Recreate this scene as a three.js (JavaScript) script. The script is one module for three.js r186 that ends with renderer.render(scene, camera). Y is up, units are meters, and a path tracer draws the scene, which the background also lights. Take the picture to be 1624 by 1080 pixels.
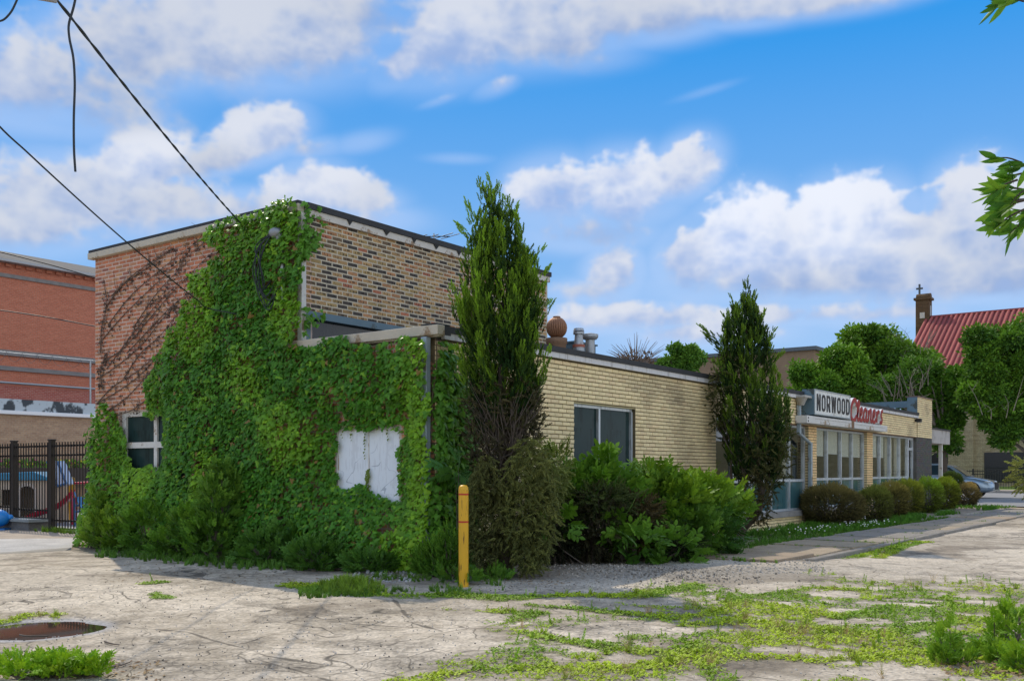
import * as THREE from 'three';
import { mergeGeometries } from 'three/addons/utils/BufferGeometryUtils.js';
import { RoundedBoxGeometry } from 'three/addons/geometries/RoundedBoxGeometry.js';

// ---------- camera, sky, sun, exposure ----------
// World axes follow the building: origin at the foot of its near corner, +x out of the cream wall, +z out of the vine wall.
const scene = new THREE.Scene();
const FOCAL = 1560, EYE = new THREE.Vector3(8.347, 1.3, 9.623), YAW = 0.6366;
const camera = new THREE.PerspectiveCamera(2 * Math.atan(540 / FOCAL) * 180 / Math.PI, 1624 / 1080, 0.1, 1200);
camera.position.copy(EYE); camera.rotation.y = YAW;
camera.setViewOffset(1624, 1080, 0, -208, 1624, 1080);          // a level camera with a shifted lens: uprights stay upright
const renderer = new THREE.WebGLRenderer({ antialias: true });
renderer.toneMapping = THREE.LinearToneMapping;
renderer.toneMappingExposure = 1.42;
renderer.shadowMap.enabled = true;
const SUN = new THREE.Vector3(-0.84, 1.0, -0.42).normalize();
const sun = new THREE.DirectionalLight(new THREE.Color(1.0, 0.89, 0.72), 2.2);
sun.position.copy(SUN).multiplyScalar(80); sun.castShadow = true; sun.shadow.mapSize.set(4096, 4096);
Object.assign(sun.shadow.camera, { left: -45, right: 45, top: 45, bottom: -45, near: 1, far: 220 });
scene.add(sun, sun.target);

// ---------- numbers and noise ----------
const rnd = (seed) => { let s = seed | 0; return () => { s = (s + 0x6d2b79f5) | 0; let t = Math.imul(s ^ (s >>> 15), 1 | s); t = (t + Math.imul(t ^ (t >>> 7), 61 | t)) ^ t; return ((t ^ (t >>> 14)) >>> 0) / 4294967296; }; };
const R = rnd(11), rr = (a, b, r = R) => a + (b - a) * r(), pick = (a, r = R) => a[Math.floor(r() * a.length)];
const fract = (x) => x - Math.floor(x);
const clamp = (x, a = 0, b = 1) => Math.min(b, Math.max(a, x)), mix = (a, b, t) => a + (b - a) * t;
const sstep = (a, b, x) => { const t = clamp((x - a) / (b - a)); return t * t * (3 - 2 * t); };
const mix3 = (a, b, t) => [mix(a[0], b[0], t), mix(a[1], b[1], t), mix(a[2], b[2], t)];
const PERM = new Uint8Array(512), VAL = new Float32Array(256);
{ const r = rnd(5), p = [...Array(256).keys()]; for (let i = 255; i > 0; i--) { const j = Math.floor(r() * (i + 1)); [p[i], p[j]] = [p[j], p[i]]; } for (let i = 0; i < 512; i++) PERM[i] = p[i & 255]; for (let i = 0; i < 256; i++) VAL[i] = r(); }
function n2(x, y) {
  const xi = Math.floor(x), yi = Math.floor(y), fx = x - xi, fy = y - yi, u = fx * fx * (3 - 2 * fx), v = fy * fy * (3 - 2 * fy);
  const a = PERM[xi & 255], b = PERM[(xi + 1) & 255], y0 = yi & 255, y1 = (yi + 1) & 255;
  const p = VAL[PERM[a + y0]], q = VAL[PERM[b + y0]], r = VAL[PERM[a + y1]], s = VAL[PERM[b + y1]];
  return p + (q - p) * u + (r - p) * v + (p - q - r + s) * u * v;
}
function n3(x, y, z) {
  const zi = Math.floor(z), f = z - zi, w = f * f * (3 - 2 * f);
  return mix(n2(x + zi * 37.17, y + zi * 17.71), n2(x + (zi + 1) * 37.17, y + (zi + 1) * 17.71), w);
}
const fbm2 = (x, y, o = 4) => { let s = 0, a = 0.5, t = 0; for (let i = 0; i < o; i++) { s += a * n2(x, y); t += a; a *= 0.5; x = x * 2.03 + 13.1; y = y * 2.03 + 7.7; } return s / t; };
const fbm3 = (x, y, z, o = 4) => { let s = 0, a = 0.5, t = 0; for (let i = 0; i < o; i++) { s += a * n3(x, y, z); t += a; a *= 0.52; x = x * 2.07 + 3.1; y = y * 2.07 + 5.7; z = z * 2.07 + 1.3; } return s / t; };
function cell2(x, y) {            // distance to a joint of an irregular slab pattern, and the slab's own number
  const xi = Math.floor(x), yi = Math.floor(y); let d1 = 9, d2 = 9, id = 0;
  for (let j = -1; j < 2; j++) for (let i = -1; i < 2; i++) {
    const h = PERM[PERM[(xi + i) & 255] + ((yi + j) & 255)], px = xi + i + VAL[h], py = yi + j + VAL[(h * 7 + 31) & 255], d = Math.hypot(px - x, py - y);
    if (d < d1) { d2 = d1; d1 = d; id = h; } else if (d < d2) d2 = d;
  }
  return [d2 - d1, id];
}

// ---------- where things stand: measured on the photograph, turned into metres ----------
const RT = new THREE.Vector3(Math.cos(YAW), 0, -Math.sin(YAW)), FW = new THREE.Vector3(-Math.sin(YAW), 0, -Math.cos(YAW));
const rayOf = (px, py) => new THREE.Vector3().addScaledVector(RT, (px - 812) / FOCAL).add(FW).setY((748 - py) / FOCAL);
const at = (px, py, d) => EYE.clone().addScaledVector(rayOf(px, py), d);
const gnd = (px, py) => at(px, py, EYE.y * FOCAL / (py - 748)).setY(0);
const onX = (px, py, x) => { const d = rayOf(px, py); return EYE.clone().addScaledVector(d, (x - EYE.x) / d.x); };
const onZ = (px, py, z) => { const d = rayOf(px, py); return EYE.clone().addScaledVector(d, (z - EYE.z) / d.z); };

// ---------- sky: clear blue with drifting broken clouds ----------
{
  const W = 4096, H = 2048, data = new Float32Array(W * H * 4);
  // cloud banks: middle (seen direction), half widths, weight, brightness, slope
  const banks = [];
  const bank = (px, py, rx, ry, w, br = 1, sl = 0) => { const d = rayOf(px, py), az = Math.atan2(d.x, -d.z), el = Math.atan2(d.y, Math.hypot(d.x, d.z)); banks.push([az, el, rx / FOCAL, ry / FOCAL, w, br, sl]); };
  for (const b of [
    [30, 130, 120, 60, 1.05, .88], [120, 150, 120, 60, .8, .7], [210, 70, 120, 75, .9, .78], [350, 55, 190, 70, 1.1, .84], [480, 50, 120, 70, 1.05, .84], [560, 20, 120, 40, .95, .76], [650, 95, 62, 36, .95, .92, .35], [720, 65, 110, 60, 1.1, .92, .2], [850, 35, 150, 60, 1.05, .85], [900, 90, 120, 30, .55, .66], [1010, 25, 130, 40, 1.0, .8], [1200, 6, 130, 30, 1.0, .86], [1330, -12, 150, 30, 1.0, .84],
    [420, 212, 62, 40, 1.0, .93, .3], [350, 252, 80, 24, .85, .78, .3], [490, 235, 60, 18, .6, .8, .1], [215, 262, 58, 42, 1.1, .98, .2], [130, 315, 140, 54, 1.05, .86], [20, 360, 110, 40, .95, .84], [250, 320, 110, 42, .85, .8], [500, 300, 62, 38, 1.05, .96], [420, 335, 110, 30, .85, .84], [565, 318, 70, 26, .75, .85], [575, 226, 56, 18, .55, .84, .2], [725, 252, 60, 10, .45, .85], [790, 135, 44, 18, .6, .9, .3], [700, 158, 40, 9, .5, .9, .3], [1120, 145, 60, 8, .4, .85, .2],
    [880, 310, 74, 50, 1.1, .98], [990, 305, 78, 54, 1.12, 1], [1085, 272, 52, 44, 1.08, .95, .25], [930, 370, 110, 30, .85, .8], [975, 430, 42, 44, 1.0, .92], [945, 462, 70, 20, .7, .82],
    [1180, 385, 72, 66, 1.2, 1.08], [1095, 415, 52, 56, 1.08, .95], [1330, 370, 66, 62, 1.2, 1.08], [1250, 400, 100, 56, 1.1, 1], [1390, 365, 52, 60, 1.18, 1.04], [1420, 410, 80, 60, 1.1, .95], [1545, 345, 62, 66, 1.15, .94], [1500, 395, 120, 60, 1.1, .84], [1620, 390, 90, 70, 1.1, .82], [1300, 440, 230, 34, 1.0, .8], [1560, 445, 140, 30, 1.0, .84], [990, 505, 150, 26, .88, .92], [1120, 530, 130, 24, .8, .92], [1240, 500, 160, 20, .75, .9], [1400, 500, 120, 22, .7, .9], [760, 470, 200, 26, .4, .85], [600, 350, 90, 26, .6, .85],
  ]) bank(...b);
  // how much cloud lies in a direction, how bright it is there, and how high in its bank (-1 base, 1 top)
  const out = [0, 1, 0];
  const cover = (az, el) => { let s = 0, sb = 0, sy = 0, sw = 0; for (const [a, e, rx, ry, w, br, sl] of banks) { let da = az - a; if (da > Math.PI) da -= 2 * Math.PI; else if (da < -Math.PI) da += 2 * Math.PI; const x = da / rx, y = (el - e - da * sl) / ry, q = x * x + y * y * (y < 0 ? 1.25 : 1); if (q < 5) { const v = w * Math.exp(-q * .66), k = v * v * v; s = Math.max(s, v) + .10 * Math.min(s, v); sb += br * k; sy += y * k; sw += k; } } out[0] = Math.min(s, 1.25); out[1] = sw ? sb / sw : 1; out[2] = sw ? sy / sw : 0; return s; };
  const puff = (x, y, z, o) => { let t = 0, a = .5, n = 0; for (let i = 0; i < o; i++) { t += a * (1 - Math.abs(2 * n3(x, y, z) - 1)); n += a; a *= .52; x = x * 2.1 + 3.7; y = y * 2.1 + 1.9; z = z * 2.1 + 5.3; } return t / n; };
  const view = Math.atan2(FW.x, -FW.z);
  for (let j = 0; j < H; j++) {
    const el = ((j + .5) / H - .5) * Math.PI, up = Math.sin(el), ce = Math.cos(el);
    for (let i = 0; i < W; i++) {
      const th = ((i + .5) / W - .5) * 2 * Math.PI, dx = Math.cos(th) * ce, dz = Math.sin(th) * ce, o = (j * W + i) * 4;
      let c;
      if (el < -.02) { c = [.27, .26, .23]; }
      else {
        const t = clamp(el / (Math.PI / 2));
        c = el < .42 ? mix3([.37, .51, .68], [.022, .225, .59], Math.pow(clamp(el / .42), .74)) : mix3([.022, .225, .59], [.02, .165, .49], clamp((el - .42) / .5));
        let az = Math.atan2(dx, -dz), da = az - view; if (da > Math.PI) da -= 2 * Math.PI; if (da < -Math.PI) da += 2 * Math.PI;
        const inside = (1 - sstep(.52, .72, Math.abs(da))) * (1 - sstep(.47, .60, el));
        // broken cloud everywhere, made thicker out of view to add fill; where the photograph looks, the banks it shows
        const k = 1 / (up + .18), qx = dx * k * 2.2, qz = dz * k * 2.2;
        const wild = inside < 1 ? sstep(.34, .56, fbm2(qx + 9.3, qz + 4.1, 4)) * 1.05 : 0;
        let b0 = wild, br = .95, yy = 0; if (inside > 0) { cover(az, el); b0 = mix(wild, out[0], inside); br = mix(.95, out[1], inside); yy = out[2] * inside; }
        if (inside > 0) { const v = sstep(.12, .62, b0) * (.16 + .42 * fbm3(dx * 7 + 2, el * 26, dz * 7, 4)) * inside, hz = sstep(.20, .05, el) * .28 * inside * fbm3(dx * 5, el * 30, dz * 5 + 8, 3); c = mix3(c, [.40, .50, .70], clamp(v + hz)); }
        if (b0 > .05) {
          const f = fbm3(dx * 11, el * 17, dz * 11, 5), g = puff(dx * 30 + 4, el * 40, dz * 30, 5), h = fbm3(dx * 90, el * 120, dz * 90 + 7, 3);
          const d = b0 - mix(.43, .53, inside) + (f - .5) * 1.05 + (g - .62) * .72 * sstep(-.8, .5, yy) + (h - .5) * .34, low = Math.max(sstep(.3, -.9, yy), sstep(.95, .7, br) * .8);
          const a = sstep(-.06, mix(.22, .70, low), d) * sstep(.05, .3, b0);
          if (a > 0) {
            const front = inside < 1 ? (1 - inside) * (.5 - .5 * (dx * SUN.x + up * SUN.y + dz * SUN.z)) : 0;     // unseen clouds opposite the sun, brightened and warmed to add fill light
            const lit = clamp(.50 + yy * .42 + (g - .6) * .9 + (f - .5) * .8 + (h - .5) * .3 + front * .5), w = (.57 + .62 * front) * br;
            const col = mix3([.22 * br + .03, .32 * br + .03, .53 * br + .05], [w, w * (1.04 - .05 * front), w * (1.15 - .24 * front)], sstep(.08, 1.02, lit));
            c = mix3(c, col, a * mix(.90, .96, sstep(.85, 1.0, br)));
          }
        }
      }
      data[o] = c[0]; data[o + 1] = c[1]; data[o + 2] = c[2]; data[o + 3] = 1;
    }
  }
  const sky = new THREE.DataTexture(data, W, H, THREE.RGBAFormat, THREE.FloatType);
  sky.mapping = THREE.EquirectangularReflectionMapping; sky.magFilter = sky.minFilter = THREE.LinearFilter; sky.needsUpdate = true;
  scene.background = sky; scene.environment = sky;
}

// ---------- building blocks ----------
const used = new Map();
function numbered(name) { const n = used.get(name) ?? 0; used.set(name, n + 1); return n ? name + '_' + String(n).padStart(3, '0') : name; }
function tag(o, label, category, group) { Object.assign(o.userData, { label, category }); if (group) o.userData.group = group; return o; }
function thing(name, label, category, p = [0, 0, 0], turn = 0, group) { const o = new THREE.Group(); o.name = numbered(name); o.position.set(...(p.toArray ? p.toArray() : p)); o.rotation.y = turn; tag(o, label, category, group); scene.add(o); return o; }
function part(name, geo, mat, parent) { const m = new THREE.Mesh(Array.isArray(geo) ? join(geo) : geo, mat); m.name = name; m.castShadow = m.receiveShadow = true; parent.add(m); return m; }
function struct(name, geo, mat, parent = scene) { const m = part(parent === scene ? numbered(name) : name, geo, mat, parent); if (parent === scene) m.userData.kind = 'structure'; return m; }
function single(name, label, category, geo, mat, group) { return tag(part(numbered(name), geo, mat, scene), label, category, group); }
function copies(name, geo, mat, list, parent, stuff = true) {      // list of [matrix, colour]
  const m = new THREE.InstancedMesh(geo, mat, Math.max(1, list.length)); m.name = parent === scene ? numbered(name) : name; const c = new THREE.Color();
  list.forEach(([mm, col], i) => { m.setMatrixAt(i, mm); if (col) m.setColorAt(i, c.setRGB(...col)); });
  m.castShadow = m.receiveShadow = true; if (stuff) m.userData.kind = 'stuff'; parent.add(m); return m;
}
function join(list) {
  const l = list.map((g) => { const h = g.index ? g.toNonIndexed() : g.clone(); for (const k of Object.keys(h.attributes)) if (!['position', 'normal', 'uv'].includes(k)) h.deleteAttribute(k); if (!h.attributes.normal) h.computeVertexNormals(); if (!h.attributes.uv) h.setAttribute('uv', new THREE.BufferAttribute(new Float32Array(h.attributes.position.count * 2), 2)); h.morphAttributes = {}; return h; });
  return mergeGeometries(l);
}
const M4 = (p, q, s) => new THREE.Matrix4().compose(p, q, s);
const V = (x = 0, y = 0, z = 0) => new THREE.Vector3(x, y, z);
const Q = (x, y, z, order = 'YXZ') => new THREE.Quaternion().setFromEuler(new THREE.Euler(x, y, z, order));
const UPV = V(0, 1, 0);
const aim = (dir, roll = 0) => new THREE.Quaternion().setFromUnitVectors(UPV, dir.clone().normalize()).multiply(Q(0, roll, 0));   // +y to dir
function uvm(g) {                                                   // uv in metres, by the face's main direction
  if (g.index) g = g.toNonIndexed();
  const p = g.attributes.position, n = g.attributes.normal, uv = new Float32Array(p.count * 2);
  for (let i = 0; i < p.count; i++) { const ax = Math.abs(n.getX(i)), ay = Math.abs(n.getY(i)), az = Math.abs(n.getZ(i)); if (ay > ax && ay > az) { uv[2 * i] = p.getX(i); uv[2 * i + 1] = p.getZ(i); } else if (ax > az) { uv[2 * i] = p.getZ(i); uv[2 * i + 1] = p.getY(i); } else { uv[2 * i] = p.getX(i); uv[2 * i + 1] = p.getY(i); } }
  g.setAttribute('uv', new THREE.BufferAttribute(uv, 2)); return g;
}
function box(x0, x1, y0, y1, z0, z1) { const g = new THREE.BoxGeometry(Math.abs(x1 - x0), Math.abs(y1 - y0), Math.abs(z1 - z0)); g.translate((x0 + x1) / 2, (y0 + y1) / 2, (z0 + z1) / 2); return uvm(g); }
function rbox(x0, x1, y0, y1, z0, z1, r = .01, n = 2) { const g = new RoundedBoxGeometry(Math.abs(x1 - x0), Math.abs(y1 - y0), Math.abs(z1 - z0), n, r); g.translate((x0 + x1) / 2, (y0 + y1) / 2, (z0 + z1) / 2); return uvm(g); }
function rod(a, b, r0, r1 = r0, n = 8) { const d = b.clone().sub(a), g = new THREE.CylinderGeometry(r1, r0, d.length(), n, 1); g.translate(0, d.length() / 2, 0); g.applyQuaternion(aim(d)); g.translate(a.x, a.y, a.z); return g; }
function tube(pts, r, n = 6, seg) { return new THREE.TubeGeometry(new THREE.CatmullRomCurve3(pts), seg ?? pts.length * 6, r, n, false); }
function tapered(pts, r0, r1, n = 6) { const c = new THREE.CatmullRomCurve3(pts), k = Math.max(3, pts.length * 3), g = new THREE.TubeGeometry(c, k, 1, n, false), p = g.attributes.position, f = c.getSpacedPoints(k); for (let i = 0; i <= k; i++) for (let j = 0; j <= n; j++) { const id = i * (n + 1) + j, r = mix(r0, r1, i / k), q = f[i]; p.setXYZ(id, q.x + (p.getX(id) - q.x) * r, q.y + (p.getY(id) - q.y) * r, q.z + (p.getZ(id) - q.z) * r); } return g; }
function mesh(pos, idx, uv) { const g = new THREE.BufferGeometry(); g.setAttribute('position', new THREE.Float32BufferAttribute(pos, 3)); g.setIndex(idx); g.setAttribute('uv', new THREE.Float32BufferAttribute(uv ?? new Float32Array(pos.length / 3 * 2), 2)); g.computeVertexNormals(); return g; }
function ext(shape, depth, bevel = 0, seg = 6) { return new THREE.ExtrudeGeometry(shape, { depth, bevelEnabled: bevel > 0, bevelSize: bevel, bevelThickness: bevel, bevelSegments: 1, curveSegments: seg }); }
const shapeOf = (pts, holes = []) => { const s = new THREE.Shape(pts.map(([x, y]) => new THREE.Vector2(x, y))); for (const h of holes) s.holes.push(new THREE.Path(h.map(([x, y]) => new THREE.Vector2(x, y)))); return s; };

// ---------- materials ----------
const enc = (x) => { x = clamp(x); return 255 * (x <= .0031308 ? 12.92 * x : 1.055 * Math.pow(x, 1 / 2.4) - .055); };
function tex(w, h, fn, color = true, rep = 1) {                      // fn(u, v) gives linear colour (or a number)
  const d = new Uint8Array(w * h * 4);
  for (let j = 0; j < h; j++) for (let i = 0; i < w; i++) { const c = fn((i + .5) / w, (j + .5) / h), o = (j * w + i) * 4; if (typeof c === 'number') d[o] = d[o + 1] = d[o + 2] = color ? enc(c) : clamp(c) * 255; else for (let k = 0; k < 3; k++) d[o + k] = color ? enc(c[k]) : clamp(c[k]) * 255; d[o + 3] = 255; }
  const t = new THREE.DataTexture(d, w, h, THREE.RGBAFormat); t.wrapS = t.wrapT = THREE.RepeatWrapping; t.magFilter = THREE.LinearFilter; t.minFilter = THREE.LinearMipmapLinearFilter; t.generateMipmaps = true; if (color) t.colorSpace = THREE.SRGBColorSpace; t.repeat.set(rep, rep); t.needsUpdate = true; return t;
}
const tile = (u, v, k, o = 4, s = 0) => { const a = fbm2(u * k + s, v * k + s, o), b = fbm2((u - 1) * k + s, v * k + s, o), c = fbm2(u * k + s, (v - 1) * k + s, o), d = fbm2((u - 1) * k + s, (v - 1) * k + s, o); return mix(mix(a, b, u), mix(c, d, u), v); };   // noise that repeats
const std = (col, rough = .8, o = {}) => new THREE.MeshStandardMaterial({ color: new THREE.Color().setRGB(...col), roughness: rough, ...o });
const phys = (col, rough, o = {}) => new THREE.MeshPhysicalMaterial({ color: new THREE.Color().setRGB(...col), roughness: rough, ...o });
const again = (t, k) => { const c = t.clone(); c.repeat.set(k, k); c.needsUpdate = true; return c; };
const T = {};
T.grain = tex(512, 512, (u, v) => { const a = tile(u, v, 6, 5), b = tile(u, v, 90, 2, 4); return clamp(.62 + .5 * (a - .3) + .45 * (b - .5), 0, 1); }, true, 1);
T.grainB = tex(512, 512, (u, v) => .5 + .6 * (tile(u, v, 8, 5) - .5) + .5 * (tile(u, v, 100, 2, 4) - .5), false, 1);
T.worn = tex(512, 512, (u, v) => { const a = tile(u, v, 5, 6, 2), b = tile(u, v, 40, 3, 9); const r = sstep(.56, .66, a * .7 + b * .3); return mix3([.95, .95, .93], [.42, .27, .14], r * .85).map((x) => x * (.8 + .3 * tile(u, v, 14, 4, 5))); }, true, 1);
T.wood = tex(256, 512, (u, v) => .6 + .45 * tile(u * 1, v, 3, 3) * (.6 + .8 * n2(u * 90, v * 3)), true, 1);
T.streak = tex(512, 512, (u, v) => { const s = fbm2(u * 46, v * 4 + 3, 4), p = fbm2(u * 10 + 4, v * 9, 4); return mix3([1, 1, 1], [.52, .50, .47], .75 * sstep(.50, .72, s * .55 + p * .45)); }, true, 1);

// ---------- bricks ----------
function brickGeo(L, H, D, seed, ch = .005) {
  const r = rnd(seed), j = (k = .0022) => (r() - .5) * 2 * k, X = L / 2, Y = H / 2;
  const f = [[-X + ch + j(), -Y + ch + j(), j(.0016)], [X - ch + j(), -Y + ch + j(), j(.0016)], [X - ch + j(), Y - ch + j(), j(.0016)], [-X + ch + j(), Y - ch + j(), j(.0016)]];
  const m = [[-X, -Y, -ch], [X, -Y, -ch], [X, Y, -ch], [-X, Y, -ch]], b = m.map(([x, y]) => [x, y, -D]);
  const pos = [], quad = (p, q, s, t) => pos.push(...p, ...q, ...s, ...p, ...s, ...t);
  quad(...f); for (let k = 0; k < 4; k++) { const n = (k + 1) % 4; quad(m[k], m[n], f[n], f[k]); quad(b[k], b[n], m[n], m[k]); }
  const g = new THREE.BufferGeometry(); g.setAttribute('position', new THREE.Float32BufferAttribute(pos, 3)); g.computeVertexNormals();
  const uv = new Float32Array(pos.length / 3 * 2), ox = r(), oy = r(); for (let i = 0; i < pos.length / 3; i++) { uv[2 * i] = pos[3 * i] * 2.2 + ox; uv[2 * i + 1] = pos[3 * i + 1] * 2.2 + oy; }
  g.setAttribute('uv', new THREE.BufferAttribute(uv, 2)); return g;
}
const BL = .213, BH = .0667, JT = .0175;
const brickGeos = [1, 2, 3, 4, 5, 11, 12, 13, 14].map((s) => brickGeo(BL - JT, BH - JT, .03, s * 17, .004)), deepGeos = [6, 7, 8].map((s) => brickGeo(BL - .013, BH - .0125, .03, s * 19, .0045));
// the wall's own axes: x along it, y up, z out
function brickWall(o) {
  const w = new THREE.Group(), r = rnd(o.seed ?? 3), op = o.openings ?? [], W = o.W, H = o.H;
  const xs = [0, W, ...op.flatMap((q) => [q[0], q[1]])].map((x) => clamp(x, 0, W)).sort((a, b) => a - b), ys = [0, H, ...op.flatMap((q) => [q[2], q[3]])].map((y) => clamp(y, 0, H)).sort((a, b) => a - b), gs = [];
  for (let i = 0; i + 1 < xs.length; i++) for (let k = 0; k + 1 < ys.length; k++) {
    const cx = (xs[i] + xs[i + 1]) / 2, cy = (ys[k] + ys[k + 1]) / 2; if (xs[i + 1] - xs[i] < 1e-4 || ys[k + 1] - ys[k] < 1e-4) continue;
    if (!op.some((q) => cx > q[0] && cx < q[1] && cy > q[2] && cy < q[3])) gs.push(box(xs[i], xs[i + 1], ys[k], ys[k + 1], -(o.T ?? .2), -(o.rake ?? .0035)));
  }
  const wall = part(o.name, gs, o.mortar, o.parent); wall.position.copy(o.at); wall.rotation.y = o.turn ?? 0; if (o.label) wall.userData.label = o.label;
  wall.updateMatrixWorld(true);
  const list = [], geos = o.geos ?? brickGeos;
  for (let row = 0; row * BH < H - .02; row++) {
    const y = (row + .5) * BH; let cuts = [[0, W]];
    for (const q of op) if (y > q[2] - .012 && y < q[3] + .012) cuts = cuts.flatMap(([a, b]) => (q[1] <= a || q[0] >= b ? [[a, b]] : [[a, q[0]], [q[1], b]]));
    for (const [a, b] of cuts) {
      let x = a - (row % 2 ? BL / 2 : 0) - (o.phase ?? 0);
      if (a > 0) x = a - ((a + (row % 2 ? BL / 2 : 0)) % BL);
      for (; x < b; x += BL) { const x0 = Math.max(x, a), x1 = Math.min(x + BL, b); if (x1 - x0 < .035) continue; list.push({ x: (x0 + x1) / 2, y, s: (x1 - x0) / BL, v: Math.floor(r() * geos.length), k: o.shade((x0 + x1) / 2, y, r), d: wall.localToWorld(V((x0 + x1) / 2, y, 0)).distanceTo(EYE) }); }
    }
  }
  const vis = list.filter((b) => !(o.hidden && o.hidden(b.x, b.y))).sort((a, b) => a.d - b.d).slice(0, o.singles ?? 0); for (const b of vis) b.one = true;
  const mats = new Map();
  for (const b of vis) {
    const key = b.k.map((c) => Math.round(c * 40)).join(); if (!mats.has(key)) mats.set(key, std(b.k, o.rough ?? .85, { map: o.map ?? T.grain, bumpMap: T.grainB, bumpScale: .003 }));
    const m = part('brick', geos[b.v], mats.get(key), wall); m.position.set(b.x, b.y, (r() - .5) * .003); m.scale.x = b.s; if (r() < .5) { m.rotation.z = (r() - .5) * .012; }
  }
  const white = o.bulk ?? (o.bulk = std([1, 1, 1], o.rough ?? .85, { map: o.map ?? T.grain, bumpMap: T.grainB, bumpScale: .003 }));
  const rest = list.filter((b) => !b.one), q = Q(0, 0, 0);
  geos.forEach((g, v) => { const l = rest.filter((b) => b.v === v); if (l.length) copies('brick_courses', g, white, l.map((b) => [M4(V(b.x, b.y, (r() - .5) * .003), q, V(b.s, 1, 1)), b.k]), wall); });
  return wall;
}
const mortar = (c) => std(c, .95, { map: again(T.grain, 1.5), bumpMap: again(T.grainB, 2), bumpScale: .006 });
const mapBrown = tex(512, 512, (u, v) => { const a = tile(u, v, 8, 4, 3), b = tile(u, v, 34, 3, 8), k = n2(u * 30, Math.floor(v * 12) * 3.7), on = n2(u * 4 + 9, v * 12), s = Math.max(sstep(.56, .64, a * .45 + b * .55), sstep(.55, .68, k) * sstep(.42, .55, on)); return mix3([1, .96, .90].map((x) => x * (.66 + .55 * a) * (.85 + .3 * b)), [.16, .14, .12], s * .85); });
const mapRed = tex(256, 256, (u, v) => { const a = tile(u, v, 6, 5, 12), b = tile(u, v, 24, 3, 2); return mix3([.85, .85, .85].map((x) => x * (.72 + .56 * a)), [1, .95, .88], .5 * sstep(.58, .74, b)); });
const mapCream = tex(256, 256, (u, v) => { const a = tile(u, v, 5, 4, 21), b = tile(u, v, 30, 3, 6); return mix3([.98, .98, .98], [.55, .5, .42], .55 * sstep(.52, .75, a * .5 + b * .5)); });
const shadeBrown = (x, y, r) => {
  const t = r(), v = rr(.8, 1.15, r); let c = t < .20 ? [.085, .072, .062] : t < .36 ? [.20, .14, .085] : t < .68 ? [.52, .33, .15] : t < .82 ? [.50, .255, .12] : t < .95 ? [.45, .32, .14] : [.52, .19, .105];
  return c.map((q) => q * v);
};
const shadeRed = (x, y, r) => { const t = r(), v = rr(.82, 1.14, r), low = sstep(3.4, 1.6, y) * .55; let c = t < .6 ? [.62, .225, .115] : t < .85 ? [.56, .26, .14] : t < .95 ? [.66, .32, .15] : [.38, .15, .10]; return mix3(c, [.62, .34, .18], low * r()).map((q) => q * v); };
const shadeCream = (x, y, r) => { const v = rr(.91, 1.06, r), t = r(); return (t < .8 ? [.95, .77, .43] : t < .93 ? [.92, .72, .41] : [.86, .66, .36]).map((q) => q * v); };
const M = {
  mortarBrown: mortar([.80, .70, .52]), mortarRed: mortar([.84, .64, .52]), mortarCream: mortar([.17, .13, .065]), mortarDark: mortar([.16, .15, .13]),
  whitePaint: std([.72, .70, .66], .6, { map: T.worn, bumpMap: T.grainB, bumpScale: .004 }), creamWood: std([.60, .53, .42], .75, { map: again(T.worn, .8), bumpMap: again(T.grainB, 2), bumpScale: .008 }),
  tar: std([.045, .047, .05], .75, { map: T.grain }), roofDeck: std([.16, .155, .15], .95, { map: T.grain, bumpMap: T.grainB, bumpScale: .01 }),
  slate: std([.13, .21, .26], .6, { map: again(T.worn, .7) }), alu: std([.62, .66, .68], .38, { metalness: .35, map: again(T.streak, .6) }), pipe: std([.36, .44, .49], .5, { metalness: .2, map: again(T.worn, .9) }),
  concrete: std([.40, .375, .34], .95, { map: T.grain, bumpMap: T.grainB, bumpScale: .01 }), teal: phys([.06, .15, .16], .12, { map: again(T.streak, .4), clearcoat: .4 }),
  glass: phys([.90, .92, .91], .02, { transmission: 1, thickness: 0, ior: 1.5, side: THREE.DoubleSide }), darkGlass: phys([.022, .045, .043], .14, { specularIntensity: .22, map: again(T.streak, .5) }),
  inner: std([.13, .125, .11], .9), innerFloor: std([.20, .18, .15], .7), shade: std([.82, .80, .70], .9, { side: THREE.DoubleSide }), drape: std([.78, .72, .60], .95, { side: THREE.DoubleSide }),
  rust: std([.26, .15, .085], .75, { metalness: .3, map: again(T.worn, 1.3) }), galv: std([.42, .44, .45], .45, { metalness: .5, map: again(T.streak, 1) }), black: std([.018, .018, .02], .5), white: std([.82, .83, .80], .45),
};

// ---------- low shop building ----------
const TW = { x0: -7.97, x1: -2.55, z1: -6.29, h: 5.05 };            // the tall block behind it
const IVY = [[-2.55, 5.22], [-3.07, 5.17], [-3.65, 5.16], [-4.07, 5.14], [-4.55, 5.08], [-4.78, 4.9], [-4.15, 4.66], [-4.52, 4.5], [-5.0, 4.47], [-4.88, 4.1], [-4.62, 3.97], [-5.07, 4.02], [-5.15, 3.72], [-5.5, 3.45], [-5.9, 3.12], [-6.2, 2.72], [-6.38, 2.3], [-5.95, 2.2], [-5.9, 1.4], [-6.8, 1.38], [-6.98, 1.8], [-7.25, 2.2], [-7.52, 2.5], [-7.68, 2.2], [-7.9, 1.6], [-8.0, .8], [-8.05, 0], [.05, 0], [.06, 3.0], [-2.6, 3.1], [-2.40, 3.3], [-2.40, 4.6]];
const BOARD = [-1.86, -.60, .86, 1.91];                             // boarded window on the vine wall
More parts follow.
